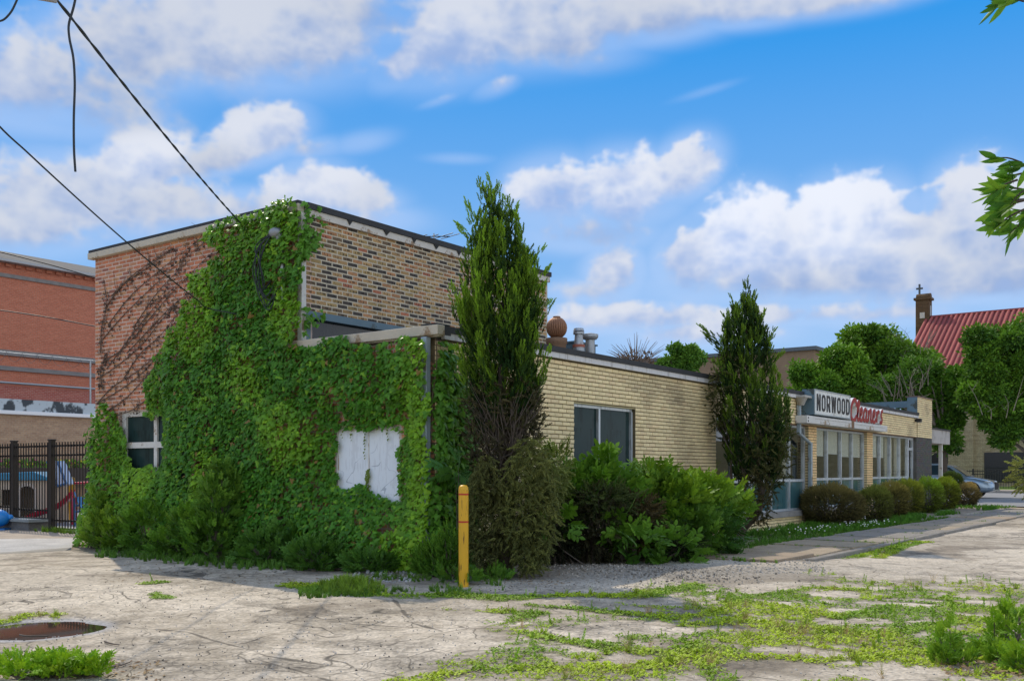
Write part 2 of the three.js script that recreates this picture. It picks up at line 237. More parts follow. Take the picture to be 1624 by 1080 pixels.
const inPoly = (p, x, y) => { let c = false; for (let i = 0, j = p.length - 1; i < p.length; j = i++) if ((p[i][1] > y) !== (p[j][1] > y) && x < (p[j][0] - p[i][0]) * (y - p[i][1]) / (p[j][1] - p[i][1]) + p[i][0]) c = !c; return c; };
const shop = thing('shop_building', 'long single storey cream brick shop with flat roof and big windows beside the driveway', 'building');
const creamStain = (z, y) => {                                     // soot run down the wall where the roof leaks, and wear elsewhere
  const run = Math.exp(-(((z - 7.15 - .25 * (n2(y * 1.3, 4) - .5)) / .55) ** 2)) * sstep(3.1, 2.6, y) * (.55 + .45 * n2(z * 5, y * 2)), spot = sstep(.60, .8, fbm2(z * .9 + 2, y * 1.1, 4)) * .5;
  return clamp(run * .75 + spot);
};
const cream = (x0) => (x, y, r) => { const c = shadeCream(x, y, r), s = creamStain(x + x0, y) * (.7 + .5 * r()); return mix3(c, [.24, .19, .11], clamp(s * .85)); };
const CREAM = { mortar: M.mortarCream, map: mapCream, geos: deepGeos, rough: .62, rake: .010 };
brickWall({ ...CREAM, name: 'side_wall', parent: shop, at: V(0, 0, 0), turn: Math.PI / 2, W: 8.5, H: 3.02, openings: [[3.31, 5.25, .95, 2.39]], shade: cream(0), singles: 300, seed: 41, hidden: (x, y) => x < 1.0 || y < .9 || (x > .9 && x < 2.1 && y < 2.6) });
brickWall({ ...CREAM, name: 'fascia_wall', parent: shop, at: V(0, 2.41, -8.503), turn: Math.PI / 2, W: 15.19, H: .62, shade: cream(20), seed: 42 });
for (const [z, w] of [[-13.73, .57], [-18.39, .53]]) {
  const wl = brickWall({ ...CREAM, name: 'pier', parent: shop, at: V(0, 0, z), turn: Math.PI / 2, W: w, H: 2.4, shade: (x, y, r) => shadeCream(x, y, r).map((c, k) => c * [1.0, .86, .74][k]), seed: 43 });
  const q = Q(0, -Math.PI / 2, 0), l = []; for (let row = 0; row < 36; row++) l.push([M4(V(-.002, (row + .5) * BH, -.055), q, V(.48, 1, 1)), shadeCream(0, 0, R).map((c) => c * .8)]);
  copies('brick_returns', deepGeos[0], CREAM.bulkPier ?? (CREAM.bulkPier = std([1, 1, 1], .62, { map: mapCream })), l, wl);
}
{ const q = Q(0, Math.PI / 2, 0), l = []; for (let row = 0; row < 45; row++) l.push([M4(V(8.502, (row + .5) * BH, -.055), q, V(.48, 1, 1)), shadeCream(0, 0, R)]); copies('brick_returns', deepGeos[1], CREAM.bulkPier, l, shop.children[0]); }
brickWall({ ...CREAM, name: 'base_wall', parent: shop, at: V(.0, 0, -8.503), turn: Math.PI / 2, W: 5.22, H: .26, shade: cream(40), seed: 44 });
brickWall({ ...CREAM, name: 'base_wall', parent: shop, at: V(.0, 0, -14.303), turn: Math.PI / 2, W: 4.08, H: .26, shade: cream(40), seed: 44 });
brickWall({ ...CREAM, name: 'base_wall', parent: shop, at: V(.0, 0, -18.923), turn: Math.PI / 2, W: 4.1, H: .26, shade: cream(40), seed: 45 });
brickWall({ ...CREAM, name: 'raised_parapet', parent: shop, at: V(.02, 2.41, -23.69), turn: Math.PI / 2, W: 1.86, H: 1.3, T: .3, shade: cream(60), seed: 46 });
brickWall({ name: 'dark_brick_pier', label: 'dark painted brick at the shop corner', parent: shop, at: V(.01, 0, -23.6), turn: Math.PI / 2, W: 1.95, H: 2.405, mortar: M.mortarDark, shade: (x, y, r) => [.105, .10, .09].map((c) => c * rr(.75, 1.3, r)), seed: 47 });
// the end of the vine wall under the gutter
const hidVine = (x, y) => inPoly(IVY, x, y);
brickWall({ name: 'vine_covered_wall', parent: shop, at: V(-2.55, 0, 0), W: 2.54, H: 3.02, openings: [[BOARD[0] + 2.55, BOARD[1] + 2.55, BOARD[2], BOARD[3]]], mortar: M.mortarRed, map: mapRed, shade: shadeRed, seed: 51 });
{ // boarded-up window
  const b = part('boarded_window', [box(BOARD[0], BOARD[1], BOARD[2], BOARD[3], -.16, -.03)], std([.84, .86, .88], .7, { map: tex(512, 512, (u, v) => { const s = fbm2(u * 60, v * 5, 4), p = fbm2(u * 8, v * 8 + 3, 5), w = sstep(.54, .64, s * .5 + p * .5), sc = Math.abs(n2(u * 6 + 3 * n2(u * 3, v * 3), v * 5) - .5) < .008 ? 1 : 0; return mix3(mix3([.93, .95, .97], [.62, .63, .62], w * .35), [.30, .33, .38], sc * .6 * sstep(.45, .6, n2(u * 4, v * 4 + 7))); }, true, 1), bumpMap: T.grainB, bumpScale: .004 }), shop);
  b.userData.label = 'white painted boards over a window opening';
  const bp = [box(BOARD[0] + .01, BOARD[0] + .05, BOARD[2], BOARD[3], -.03, -.012), box(BOARD[1] - .05, BOARD[1] - .01, BOARD[2], BOARD[3], -.03, -.012), box(BOARD[0] + .05, BOARD[1] - .05, BOARD[3] - .045, BOARD[3] - .005, -.03, -.012)]; part('frame', bp, M.whitePaint, b);
  part('panel_joint', box(-1.235, -1.215, BOARD[2], BOARD[3] - .05, -.03, -.022), M.whitePaint, b);
}
// shell: back, far end, floor, roof
part('back_wall', [box(-7.9, -7.7, 0, 3.0, -25.5, TW.z1 - .2), box(-7.7, -.3, 0, 3.0, -25.5, -25.3)], M.mortarBrown, shop);
part('interior', [box(-7.69, -.2, .02, .06, -25.29, -.21), box(-4.2, -4.1, .06, 2.9, -25.29, -8.6)], M.inner, shop);
const roof = part('roof', [box(-2.54, -.02, 3.03, 3.08, TW.z1, -.02), box(-7.9, -.02, 3.03, 3.08, -25.54, TW.z1 - .003)], M.roofDeck, shop);
part('white_fascia', [box(.0, .055, 3.022, 3.105, -23.68, -.12)], std([.66, .65, .64], .6, { map: again(T.streak, .5) }), roof);
part('roof_edge', [box(-.12, .075, 3.107, 3.19, -23.68, -.125)], M.tar, roof);
part('parapet_cap', [box(-.36, .05, 3.712, 3.75, -25.57, -23.66)], std([.16, .11, .09], .8), roof);
part('parapet_back', [box(-.30, -.285, 3.0, 3.74, -25.6, -23.67), box(-.285, .01, 3.19, 3.71, -23.69, -23.668)], M.slate, roof);
part('roof_beam', [box(-3.2, -3.05, 3.08, 3.72, -31, -18.5), box(-3.2, -.36, 3.5, 3.72, -25.7, -25.58)], M.slate, roof);
part('loose_board', [box(-.3, -.1, 3.20, 3.225, -21.6, -21.1)], M.white, roof);
// gutter across the vine wall, its end turned round the corner
const gut = part('gutter', [rbox(-2.82, .17, 3.045, 3.175, .005, .15, .012), box(-2.8, .15, 3.03, 3.045, .02, .10)], M.creamWood, shop); gut.userData.label = 'peeling cream wooden gutter with rust streaks';
part('end_cap', [box(.155, .165, 3.05, 3.17, -.118, .004), box(-.12, .154, 3.178, 3.192, -.12, .15)], M.tar, gut);
part('corner_post', [rbox(-.115, -.015, .12, 3.03, .07, .16, .012)], M.pipe, shop).userData.label = 'weathered pale blue pipe down the building corner';
// vents on the roof
const vent = part('turbine_vent', [new THREE.LatheGeometry([[.14, 0], [.15, .02], [.15, .1], [.17, .12], [.17, .2], [.1, .21]].map(([x, y]) => new THREE.Vector2(x, y)), 20)], M.rust, roof);
{
  const p = onX(883, 545, -1.3); const vy = onX(883, 502, -1.3).y - .535 * 1.15; vent.position.set(-1.3, vy, p.z); vent.scale.set(1.1, 1.15, 1.1); part('curb', [box(-.2, .2, -.62, 0, -.2, .2)], M.slate, vent); vent.userData.label = 'rusty round turbine ventilator';
  const fins = []; for (let k = 0; k < 26; k++) { const g = new THREE.TorusGeometry(.155, .014, 4, 10, Math.PI); g.scale(1, 1, 1.6); g.rotateZ(-Math.PI / 2); g.rotateY(k / 26 * 2 * Math.PI); g.translate(0, .36, 0); fins.push(g); } fins.push(new THREE.SphereGeometry(.125, 14, 10).translate(0, .36, 0), new THREE.CylinderGeometry(.06, .06, .02, 14).translate(0, .525, 0));
  part('fins', fins, std([.36, .18, .10], .6, { metalness: .45, map: again(T.worn, 2) }), vent);
  const v2 = onX(918, 545, -1.1), v3 = onX(936, 545, -1.1), vb = onX(903, 545, -1.6);
  const a = part('flue_pipe', [new THREE.CylinderGeometry(.105, .105, .74, 16).translate(0, -.03, 0), new THREE.CylinderGeometry(.07, .09, .2, 16).translate(0, .44, 0), new THREE.CylinderGeometry(.10, .10, .04, 16).translate(0, .56, 0), new THREE.CylinderGeometry(.085, .10, .05, 16).translate(0, .62, 0)], M.galv, roof); a.position.set(-1.1, onX(918, 521, -1.1).y - .645, v2.z);
  part('collar', new THREE.CylinderGeometry(.112, .112, .05, 16).translate(0, .33, 0), std([.4, .13, .08], .8), a);
  const b = part('flue_pipe', [new THREE.CylinderGeometry(.085, .085, .9, 16).translate(0, .05, 0), new THREE.CylinderGeometry(.15, .12, .04, 16).translate(0, .53, 0), new THREE.CylinderGeometry(.15, .15, .05, 16).translate(0, .575, 0), new THREE.CylinderGeometry(.03, .15, .03, 16).translate(0, .615, 0)], M.galv, roof); b.position.set(-1.1, onX(936, 528, -1.1).y - .63, v3.z);
  part('roof_box', [box(-2.0, -1.4, 3.08, 3.66, vb.z - .6, vb.z + .1), box(-2.03, -1.37, 3.66, 3.69, vb.z - .63, vb.z + .13)], M.slate, roof);
}
// windows -------------------------------------------------------------
function windowBay(name, label, z0, z1, ups, h0, hr, h1, x, o = {}) {  // ups: z of every upright between the ends
  const w = part(name, [box(x - .03, x + .03, h1 - .05, h1, z1, z0), box(x - .03, x + .03, h0, h0 + .045, z1, z0)], M.alu, shop); if (label) w.userData.label = label;
  const posts = [z0 - .028, ...ups, z1 + .028];
  for (const z of posts) part('mullion', box(x - .04, x + .045, h0 + .045, h1 - .05, z - .026, z + .026), M.alu, w);
  for (let k = 0; k + 1 < posts.length; k++) {
    const a = posts[k] - .026, b = posts[k + 1] + .026;
    if (hr) { part('rail', box(x - .03, x + .032, hr - .03, hr + .03, b, a), M.alu, w); part('lower_panel', box(x - .012, x - .002, h0 + .045, hr - .03, b, a), M.teal, w); }
    part('pane', box(x - .006, x, hr ? hr + .03 : h0 + .045, h1 - .05, b, a), o.pane ?? M.glass, w);
  }
  return w;
}
const W1 = windowBay('side_window', 'wide two pane window in the cream side wall', -3.31, -5.25, [-4.15], .95, 0, 2.375, -.10, { pane: M.darkGlass });
part('sill', box(-.14, .03, .90, .948, -5.27, -3.29), M.concrete, W1);
part('lintel', box(-.15, -.012, 2.376, 2.39, -5.25, -3.31), std([.55, .47, .25], .8), W1);
const bays = [windowBay('shop_window', '', -8.56, -13.73, [-9.5, -10.45, -11.61, -12.72], .39, 1.09, 2.39, -.13), windowBay('shop_window', '', -14.30, -18.39, [-15.35, -16.43, -17.38], .39, 1.11, 2.39, -.13), windowBay('shop_window', '', -18.92, -22.98, [-19.95, -20.98, -22.01], .39, 1.12, 2.39, -.13)];
[[-8.503, -13.72], [-14.303, -18.38], [-18.923, -23.0]].forEach(([a, b], i) => part('sill', box(-.22, .05, .264, .388, b, a), M.concrete, bays[i]));
part('lintel', box(-.12, .012, 2.392, 2.408, -23.6, -8.52), M.rust, shop);
{ const d = part('shop_door', [box(-.16, -.09, .05, 2.39, -23.07, -22.99), box(-.16, -.09, .05, 2.39, -23.59, -23.51), box(-.16, -.09, 2.31, 2.39, -23.51, -23.07), box(-.16, -.09, 1.98, 2.06, -23.51, -23.07), box(-.16, -.09, .05, .22, -23.51, -23.07)], M.alu, shop); part('pane', [box(-.128, -.122, .22, 1.98, -23.51, -23.07), box(-.128, -.122, 2.06, 2.31, -23.51, -23.07)], M.glass, d); part('handle', box(-.085, -.06, .95, 1.25, -23.12, -23.10), M.black, d); }
// blinds, drapes and a notice behind the glass
[[-14.36, -15.32, 1.70], [-15.38, -16.40, 1.76], [-16.46, -17.35, 1.70], [-17.41, -18.33, 1.70]].forEach(([a, b, h]) => { const s = part('roller_blind', box(-.175, -.17, h, 2.36, b + .06, a - .03), M.shade, bays[1]); part('blind_bar', rod(V(-.172, h, a - .03), V(-.172, h, b + .06), .012), M.white, s); });
[[-18.98, -19.9, 1.72], [-20, -20.6, 1.72]].forEach(([a, b, h]) => { const s = part('roller_blind', box(-.175, -.17, h, 2.36, b + .06, a - .03), M.shade, bays[2]); part('blind_bar', rod(V(-.172, h, a - .03), V(-.172, h, b + .06), .012), M.white, s); });
function drape(z0, z1, y0, y1, x, bay) { const n = 60, pos = [], idx = []; for (let i = 0; i <= n; i++) { const z = mix(z0, z1, i / n), s = Math.sin(i * 1.15) * .028 + Math.sin(i * .43) * .02; pos.push(x + s, y0, z, x + s * .8, y1, z); if (i < n) idx.push(2 * i, 2 * i + 2, 2 * i + 1, 2 * i + 1, 2 * i + 2, 2 * i + 3); } part('drape', mesh(pos, idx), M.drape, bay); }
drape(-12.78, -13.3, .4, 2.36, -.3, bays[0]); drape(-11.7, -12.1, .4, 2.36, -.3, bays[0]); drape(-10.6, -11.2, .4, 2.36, -.32, bays[0]); drape(-21.05, -21.9, .4, 2.36, -.3, bays[2]); drape(-22.1, -22.9, .4, 2.36, -.3, bays[2]);
part('paper_notice', box(-.122, -.118, 1.92, 2.2, -9.4, -8.75), std([.75, .76, .75], .8, { map: tex(256, 128, (u, v) => { const row = Math.floor(v * 9), on = row % 2 === 1 && u > .08 && u < .92 && n2(u * 40, row * 3.3) > .42; return on ? .35 : .95; }) }), bays[0]);
// downpipe with its hopper and bent elbow in front of the windows
{ const x = .06; const d = part('downpipe', [rbox(x - .045, x + .045, 2.18, 2.86, -12.96, -12.87, .015), rbox(x - .045, x + .045, .35, 2.0, -13.72, -13.63, .015), rod(V(x, 2.2, -12.915), V(x, 1.98, -13.675), .05, .05, 4)], M.pipe, shop); part('hopper', [new THREE.CylinderGeometry(.16, .07, .18, 4, 1).rotateY(Math.PI / 4).translate(x + .06, 2.94, -12.9), box(x - .06, x + .2, 3.03, 3.08, -13.25, -12.75)], std([.50, .48, .44], .6, { map: again(T.worn, 1.5) }), d); part('strap', [box(x - .05, x + .05, 1.5, 1.53, -13.73, -13.62)], M.galv, d); }
{ const l = part('wall_lamp', [rbox(.06, .2, 2.88, 3.0, -23.52, -23.36, .012), box(.0, .06, 2.9, 2.98, -23.48, -23.40)], M.black, shop); part('lens', box(.08, .19, 2.87, 2.882, -23.5, -23.38), M.white, l); }
// entrance canopy at the street end
{ const c = part('entrance_canopy', [box(-5.5, .0, 2.27, 2.74, -28.2, -25.62)], std([.47, .44, .41], .85, { map: again(T.streak, .4) }), shop); part('canopy_edge', box(-5.5, .03, 2.74, 2.79, -28.23, -25.6), M.tar, c); part('canopy_post', rbox(-.18, -.06, 0, 2.27, -27.4, -27.28, .01), M.whitePaint, c); }

// ---------- tall brick block ----------
const tall = thing('tall_brick_block', 'tall two tone brick block, red brick front under green vine and brown brick side', 'building', [0, 0, 0]);
const fw = brickWall({ name: 'front_wall', label: 'red brick wall with bare vine stems', parent: tall, at: V(TW.x0, 0, 0), W: TW.x1 - TW.x0 - .003, H: TW.h, openings: [[.72, 2.75, .75, 2.33]], mortar: M.mortarRed, map: mapRed, shade: shadeRed, singles: 300, seed: 61, hidden: (x, y) => hidVine(x + TW.x0, y) });
const sw = brickWall({ uvk: 1, name: 'side_wall', label: 'brown common brick wall with blackened bricks', parent: tall, at: V(TW.x1, 3.09, -.06), turn: Math.PI / 2, W: 6.2, H: 1.98, openings: [[0, 3.4, 0, .55]], mortar: M.mortarBrown, map: mapBrown, shade: shadeBrown, singles: 300, seed: 62, hidden: (x) => x > 4.2 });
part('back_wall', [box(TW.x0 + .003, TW.x0 + .2, 0, TW.h, TW.z1, -.21), box(TW.x0 + .2, TW.x1 - .003, 0, TW.h, TW.z1, TW.z1 + .2)], M.mortarBrown, tall);
const troof = part('roof', box(TW.x0 + .01, TW.x1 - .01, TW.h - .06, TW.h, TW.z1 + .01, -.01), M.roofDeck, tall);
part('front_fascia', [rbox(TW.x0 - .1, TW.x1 + .015, 5.055, 5.165, -.04, .09, .012)], M.creamWood, troof);
part('side_fascia', [box(TW.x1 + .002, TW.x1 + .045, 5.005, 5.11, TW.z1 - .02, -.05)], std([.68, .64, .58], .7, { map: T.worn }), troof);
part('roof_edge', [box(TW.x0 - .09, TW.x1 + .0, 5.167, 5.215, -.06, .075), box(TW.x1 - .1, TW.x1 + .07, 5.112, 5.20, TW.z1 - .04, -.062)], M.tar, troof);
part('flashing_flap', [0.9, 1.7, 2.35, 2.9, 3.5].map((z, i) => { const g = new THREE.ConeGeometry(.07 + .02 * (i % 2), .09, 5); g.rotateX(Math.PI); g.scale(.25, 1, 1); g.translate(TW.x1 + .056, 5.075, -z); return g; }), M.tar, troof);
part('corner_trim', [rbox(TW.x1 - .06, TW.x1 + .03, 3.19, 5.05, -.06, .03, .006)], M.whitePaint, tall).userData.label = 'narrow white corner board';
{ // dark strip window above the low roof
  const c = part('strip_window', [box(TW.x1 - .10, TW.x1 + .025, 3.535, 3.64, -3.5, -.062), box(TW.x1 - .10, TW.x1 + .01, 3.09, 3.535, -.16, -.062)], M.slate, tall);
  part('pane', box(TW.x1 - .09, TW.x1 - .08, 3.09, 3.535, -3.46, -.16), phys([.02, .022, .024], .15, { map: again(T.streak, .8) }), c);
}
{ // four pane window in the vine
  const z = -.09, w = part('front_window', [box(-7.22, -7.10, .75, 2.33, z - .03, z + .035), box(-7.10, -5.34, 2.24, 2.33, z - .03, z + .035), box(-5.34, -5.24, .75, 2.33, z - .03, z + .035), box(-7.1, -5.34, .75, .83, z - .03, z + .035), box(-7.10, -5.34, 1.70, 1.80, z - .028, z + .03)], M.whitePaint, tall); w.userData.label = 'white framed four pane window half hidden by vine';
  for (const [a, b] of [[.83, 1.70], [1.80, 2.24]]) { part('mullion', box(-6.29, -6.20, a, b, z - .028, z + .028), M.whitePaint, w); part('pane', box(-7.10, -6.29, a, b, z - .012, z - .004), M.darkGlass, w); part('pane', box(-6.20, -5.34, a, b, z - .012, z - .004), M.darkGlass, w); }
}
// ---------- signs ----------
const XS = .32, SZ0 = -13.23, SZ1 = -15.88, SH0 = 2.645, SH1 = 3.25;
const sign = thing('shop_sign', 'white box sign with black capital letters above the shop windows', 'sign', [XS, SH0, SZ0], Math.PI / 2);   // its x runs along the wall
{
  const L = SZ0 - SZ1, H = SH1 - SH0;
  part('cabinet', [box(0, L, 0, H, -.30, -.012)], M.slate, sign);
  part('face', box(.03, L - .03, .03, H - .03, -.012, -.004), std([.80, .82, .78], .4, { map: again(T.streak, .5) }), sign);
  part('frame', [box(0, L, 0, .03, -.012, .006), box(0, L, H - .03, H, -.012, .006), box(0, .03, .03, H - .03, -.012, .006), box(L - .03, L, .03, H - .03, -.012, .006)], std([.36, .40, .40], .5), sign);
  const lh = .40, st = .062, ring = (w, h, t, r0, square) => { const out = [], inn = [], arc = (cx, cy, r, a0, a1, l) => { for (let k = 0; k <= 8; k++) { const a = mix(a0, a1, k / 8); l.push([cx + r * Math.cos(a), cy + r * Math.sin(a)]); } }, P = Math.PI; for (const [l, x0, x1, y0, y1, r] of [[out, 0, w, 0, h, r0], [inn, t, w - t, t, h - t, Math.max(.01, r0 - t)]]) { arc(x1 - r, y0 + r, r, -P / 2, 0, l); arc(x1 - r, y1 - r, r, 0, P / 2, l); if (square) l.push([x0, y1], [x0, y0]); else { arc(x0 + r, y1 - r, r, P / 2, P, l); arc(x0 + r, y0 + r, r, P, 1.5 * P, l); } } return shapeOf(out, [inn]); };
  const W = .25, bar = (x0, y0, x1, y1, t) => shapeOf([[x0, y0], [x0 + t, y0], [x1 + t, y1], [x1, y1]]);
  const glyph = {
    N: [shapeOf([[0, 0], [st, 0], [st, lh * .62], [W - st, 0], [W, 0], [W, lh], [W - st, lh], [W - st, lh * .38], [st, lh], [0, lh]])], O: [ring(W, lh, st, .11)], D: [ring(W, lh, st, .11, true)],
    R: [shapeOf([[0, 0], [st, 0], [st, lh * .38], [W * .42, lh * .38], [W - st - .005, 0], [W + .005, 0], [W - st * .55, lh * .44], [W, lh * .56], [W, lh * .86], [W - .05, lh], [0, lh]], [[[st, lh * .52], [st, lh * .86], [W - st - .012, lh * .86], [W - st, lh * .8], [W - st, lh * .6], [W - st - .015, lh * .52]]])],
    W: [shapeOf([[0, lh], [.055, 0], [.055 + st * .85, 0], [.165, lh * .62], [.165 + .062, 0], [.165 + .062 + st * .85, 0], [.332, lh], [.332 - st, lh], [.255, lh * .36], [.195, lh * .98], [.137, lh * .98], [.08, lh * .36], [st, lh]])],
  };
  let x = .155; for (const ch of 'NORWOOD') { const w = ch === 'W' ? .332 : W; const m = part('letter', glyph[ch].map((s) => ext(s, .012, 0, 8)), M.black, sign); m.position.set(x, .10, -.003); x += w + .098; }
}
const ledge = thing('sign_ledge', 'long white weathered metal ledge under both shop signs', 'sign base', [.30, 2.43, -12.8], Math.PI / 2);
{ part('ledge_box', [rbox(0, 3.35, 0, .18, -.29, 0, .008), rbox(3.36, 6.5, 0, .17, -.29, -.004, .008)], std([.72, .71, .68], .6, { map: again(T.worn, .55), bumpMap: T.grainB, bumpScale: .004 }), ledge); part('slot_row', [...Array(26)].map((_, k) => box(.55 + k * .115, .62 + k * .115, .115, .125, .0, .004)).concat([...Array(22)].map((_, k) => box(3.6 + k * .12, 3.66 + k * .12, .10, .11, -.003, .003))), std([.28, .25, .22], .8), ledge); for (const y of [.05, .125]) part('end_hole', new THREE.CylinderGeometry(.022, .022, .008, 12).rotateX(Math.PI / 2).translate(.07, y, .003), M.black, ledge); part('joint_cover', box(3.25, 3.45, -.01, .19, .002, .008), M.rust, ledge); }
const script = thing('script_sign', 'red script letters with white sides spelling Cleaners', 'sign', [.12, 2.64, -15.98], Math.PI / 2);
{
  // strokes on a grid: x along the wall, y up, in metres
  const red = std([.34, .014, .018], .35), wh = std([.78, .77, .74], .5);
  const letters = [
    [[[.43, .40], [.44, .50], [.38, .57], [.27, .57], [.16, .47], [.10, .28], [.13, .08], [.24, .0], [.37, .02], [.47, .12]]],                            // C
    [[[.50, .12], [.62, .36], [.64, .52], [.58, .55], [.55, .42], [.55, .12], [.60, .02], [.68, .06]]],                                                // l
    [[[.72, .17], [.84, .24], [.86, .34], [.79, .37], [.73, .28], [.72, .12], [.78, .02], [.88, .04], [.94, .12]]],                                     // e
    [[[1.17, .32], [1.08, .37], [.99, .28], [.98, .10], [1.04, .02], [1.14, .10], [1.19, .36]], [[1.19, .36], [1.17, .10], [1.22, .02], [1.28, .06]]],  // a
    [[[1.33, .36], [1.34, .02]], [[1.34, .20], [1.42, .35], [1.49, .36], [1.51, .26], [1.50, .08], [1.55, .02], [1.61, .06]]],                          // n
    [[[1.66, .17], [1.78, .24], [1.80, .34], [1.73, .37], [1.67, .28], [1.66, .12], [1.72, .02], [1.82, .04], [1.88, .12]]],                            // e
    [[[1.94, .36], [1.96, .02]], [[1.96, .22], [2.04, .36], [2.14, .33]]],                                                                             // r
    [[[2.20, .06], [2.30, .02], [2.37, .10], [2.34, .19], [2.28, .25], [2.31, .36], [2.41, .41]]],                                                       // s
  ];
  letters.forEach((strokes, n) => {
    const faces = [], sides = [];
    strokes.forEach((pts, si) => {
      const c = new THREE.CatmullRomCurve3(pts.map(([x, y]) => V(x * 1.22 + y * .1, y * .92, 0)), false, 'centripetal'), N = Math.max(6, pts.length * 5), P = c.getPoints(N), lft = [], rgt = [], lo = [], ro = [];
      for (let i = 0; i <= N; i++) { const t = P[Math.min(N, i + 1)].clone().sub(P[Math.max(0, i - 1)]).normalize(), w = n === 0 ? .054 : .046; lft.push([P[i].x - t.y * w, P[i].y + t.x * w]); rgt.push([P[i].x + t.y * w, P[i].y - t.x * w]); lo.push([P[i].x - t.y * (w + .006), P[i].y + t.x * (w + .006)]); ro.push([P[i].x + t.y * (w + .006), P[i].y - t.x * (w + .006)]); }
      const band = (A, B, z0, z1, cap) => { const pos = [], idx = []; for (let i = 0; i <= N; i++) pos.push(...A[i], z1, ...B[i], z1, ...A[i], z0, ...B[i], z0); for (let i = 0; i < N; i++) { const a = i * 4, b = a + 4; if (cap) idx.push(a, a + 1, b + 1, a, b + 1, b); idx.push(a, b, b + 2, a, b + 2, a + 2, a + 1, a + 3, b + 3, a + 1, b + 3, b + 1); } idx.push(0, 2, 3, 0, 3, 1, N * 4, N * 4 + 1, N * 4 + 3, N * 4, N * 4 + 3, N * 4 + 2); return mesh(pos, idx).toNonIndexed(); };
      const f = band(lft, rgt, .135, .15 + si * .003, true), s = band(lo, ro, -.11, .138 + si * .002, true); f.computeVertexNormals(); s.computeVertexNormals(); faces.push(f); sides.push(s);
    });
    const m = part('letter', faces, new THREE.MeshStandardMaterial({ color: red.color, roughness: .35, side: THREE.DoubleSide }), script); part('return', sides, new THREE.MeshStandardMaterial({ color: wh.color, roughness: .5, side: THREE.DoubleSide }), m);
  });
}

// ---------- ground ----------
const PUD = gnd(52, 994), PR = .40;
const nearWalls = (x, z) => sstep(-.2, .8, Math.max(x, z));           // flat along the walls
function lotH(x, z) {
  const a = (fbm2(x * .35 + 5, z * .35 + 2, 3) - .5) * .09 + (fbm2(x * 1.6, z * 1.6, 3) - .5) * .022, d = Math.hypot(x - PUD.x, z - PUD.z), w = Math.exp(-(d * d) / .55);
  const heap = .05 * Math.exp(-(((x - GRV.x) / .9) ** 2 + ((z - GRV.z) / .5) ** 2));
  return (a * (1 - w) * nearWalls(x, z) - .045 * w + heap + (n2(x * 5.2, z * 5.2) - .5) * .012 * w) ;
}
const GRV = gnd(1010, 910);
// where weeds have taken the joints: lines (metres on the ground) with a half width, and loose areas
const line = (w, ...p) => ({ w, p: p.map(([x, y]) => gnd(x, y)) });
const WEED = [
  line(.20, [470, 925], [560, 940], [640, 945], [720, 946], [800, 951], [900, 949], [1000, 950], [1080, 938], [1130, 925]),
  line(.09, [640, 962], [700, 966], [760, 968], [850, 973], [800, 990], [760, 985]), line(.11, [770, 985], [780, 1000], [860, 1015], [960, 1030], [1050, 1040], [1130, 1034]),
  line(.10, [850, 962], [960, 972], [1060, 985], [1120, 980], [1180, 950], [1280, 932], [1360, 935]), line(.10, [1060, 1000], [1180, 988], [1300, 1000], [1400, 1012], [1500, 992], [1640, 985]),
  line(.10, [640, 1082], [760, 1062], [900, 1062], [1000, 1067], [1090, 1048], [1180, 1046], [1260, 1052], [1340, 1075]), line(.10, [1150, 950], [1250, 965], [1330, 980], [1420, 962]), line(.09, [1080, 1020], [1130, 1060], [1150, 1085]),
  line(.10, [1390, 884], [1430, 868], [1470, 860]), line(.05, [0, 1027], [60, 1015], [110, 1008], [180, 987], [205, 990]), line(.05, [0, 985], [50, 974], [85, 972], [112, 980], [150, 988]),
  line(.14, [1150, 880], [1210, 884], [1290, 889], [1345, 885]), line(.12, [1350, 885], [1400, 870], [1440, 858]), line(.07, [230, 925], [260, 922]), line(.06, [240, 940], [262, 948]), line(.05, [1440, 1030], [1520, 1010], [1640, 1015]), line(.1, [1380, 1050], [1460, 1040], [1540, 1045]),
];
const segD = (x, z, a, b) => { const dx = b.x - a.x, dz = b.z - a.z, t = clamp(((x - a.x) * dx + (z - a.z) * dz) / (dx * dx + dz * dz)); return Math.hypot(x - a.x - t * dx, z - a.z - t * dz); };
const blob = (px, py, rx, rz, k) => { const p = gnd(px, py); return [p.x, p.z, rx, rz, k]; };
// loose weeds: centre, reach across the view and along it, strength; bare slabs the same way
const LOOSE = [blob(1340, 1010, 1.8, 2.6, .62), blob(900, 1050, 1.3, .8, .55), blob(1230, 950, 1.3, 1.4, .50), blob(1560, 975, 1.0, 2.2, .66), blob(1480, 930, 1.2, 2.2, .34), blob(1600, 1045, .6, .8, .95), blob(1100, 1010, .9, .8, .5), blob(820, 990, .7, .8, .35), blob(90, 1075, .45, .3, .9), blob(1290, 850, .8, 2.2, .2)];
const BARE = [blob(985, 1003, .72, .30, 1), blob(1235, 1070, .42, .36, 1), blob(1420, 1074, .36, .20, 1), blob(905, 957, .5, .36, .9), blob(1170, 915, .9, 1.5, 1), blob(1380, 900, 1.2, 2.2, .75), blob(400, 1000, 2.2, 2.6, 1)];
const inBlob = ([bx, bz, rx, rz, k], x, z) => { const dx = x - bx, dz = z - bz, u = (dx * RT.x + dz * RT.z) / rx, w = (dx * FW.x + dz * FW.z) / rz, q = u * u + w * w; return q > 4 ? 0 : k * Math.exp(-q * q * .8); };
const WB = WEED.map((l) => { const b = new THREE.Box3().setFromPoints(l.p).expandByScalar(l.w * 2.4 + .2); return b; });
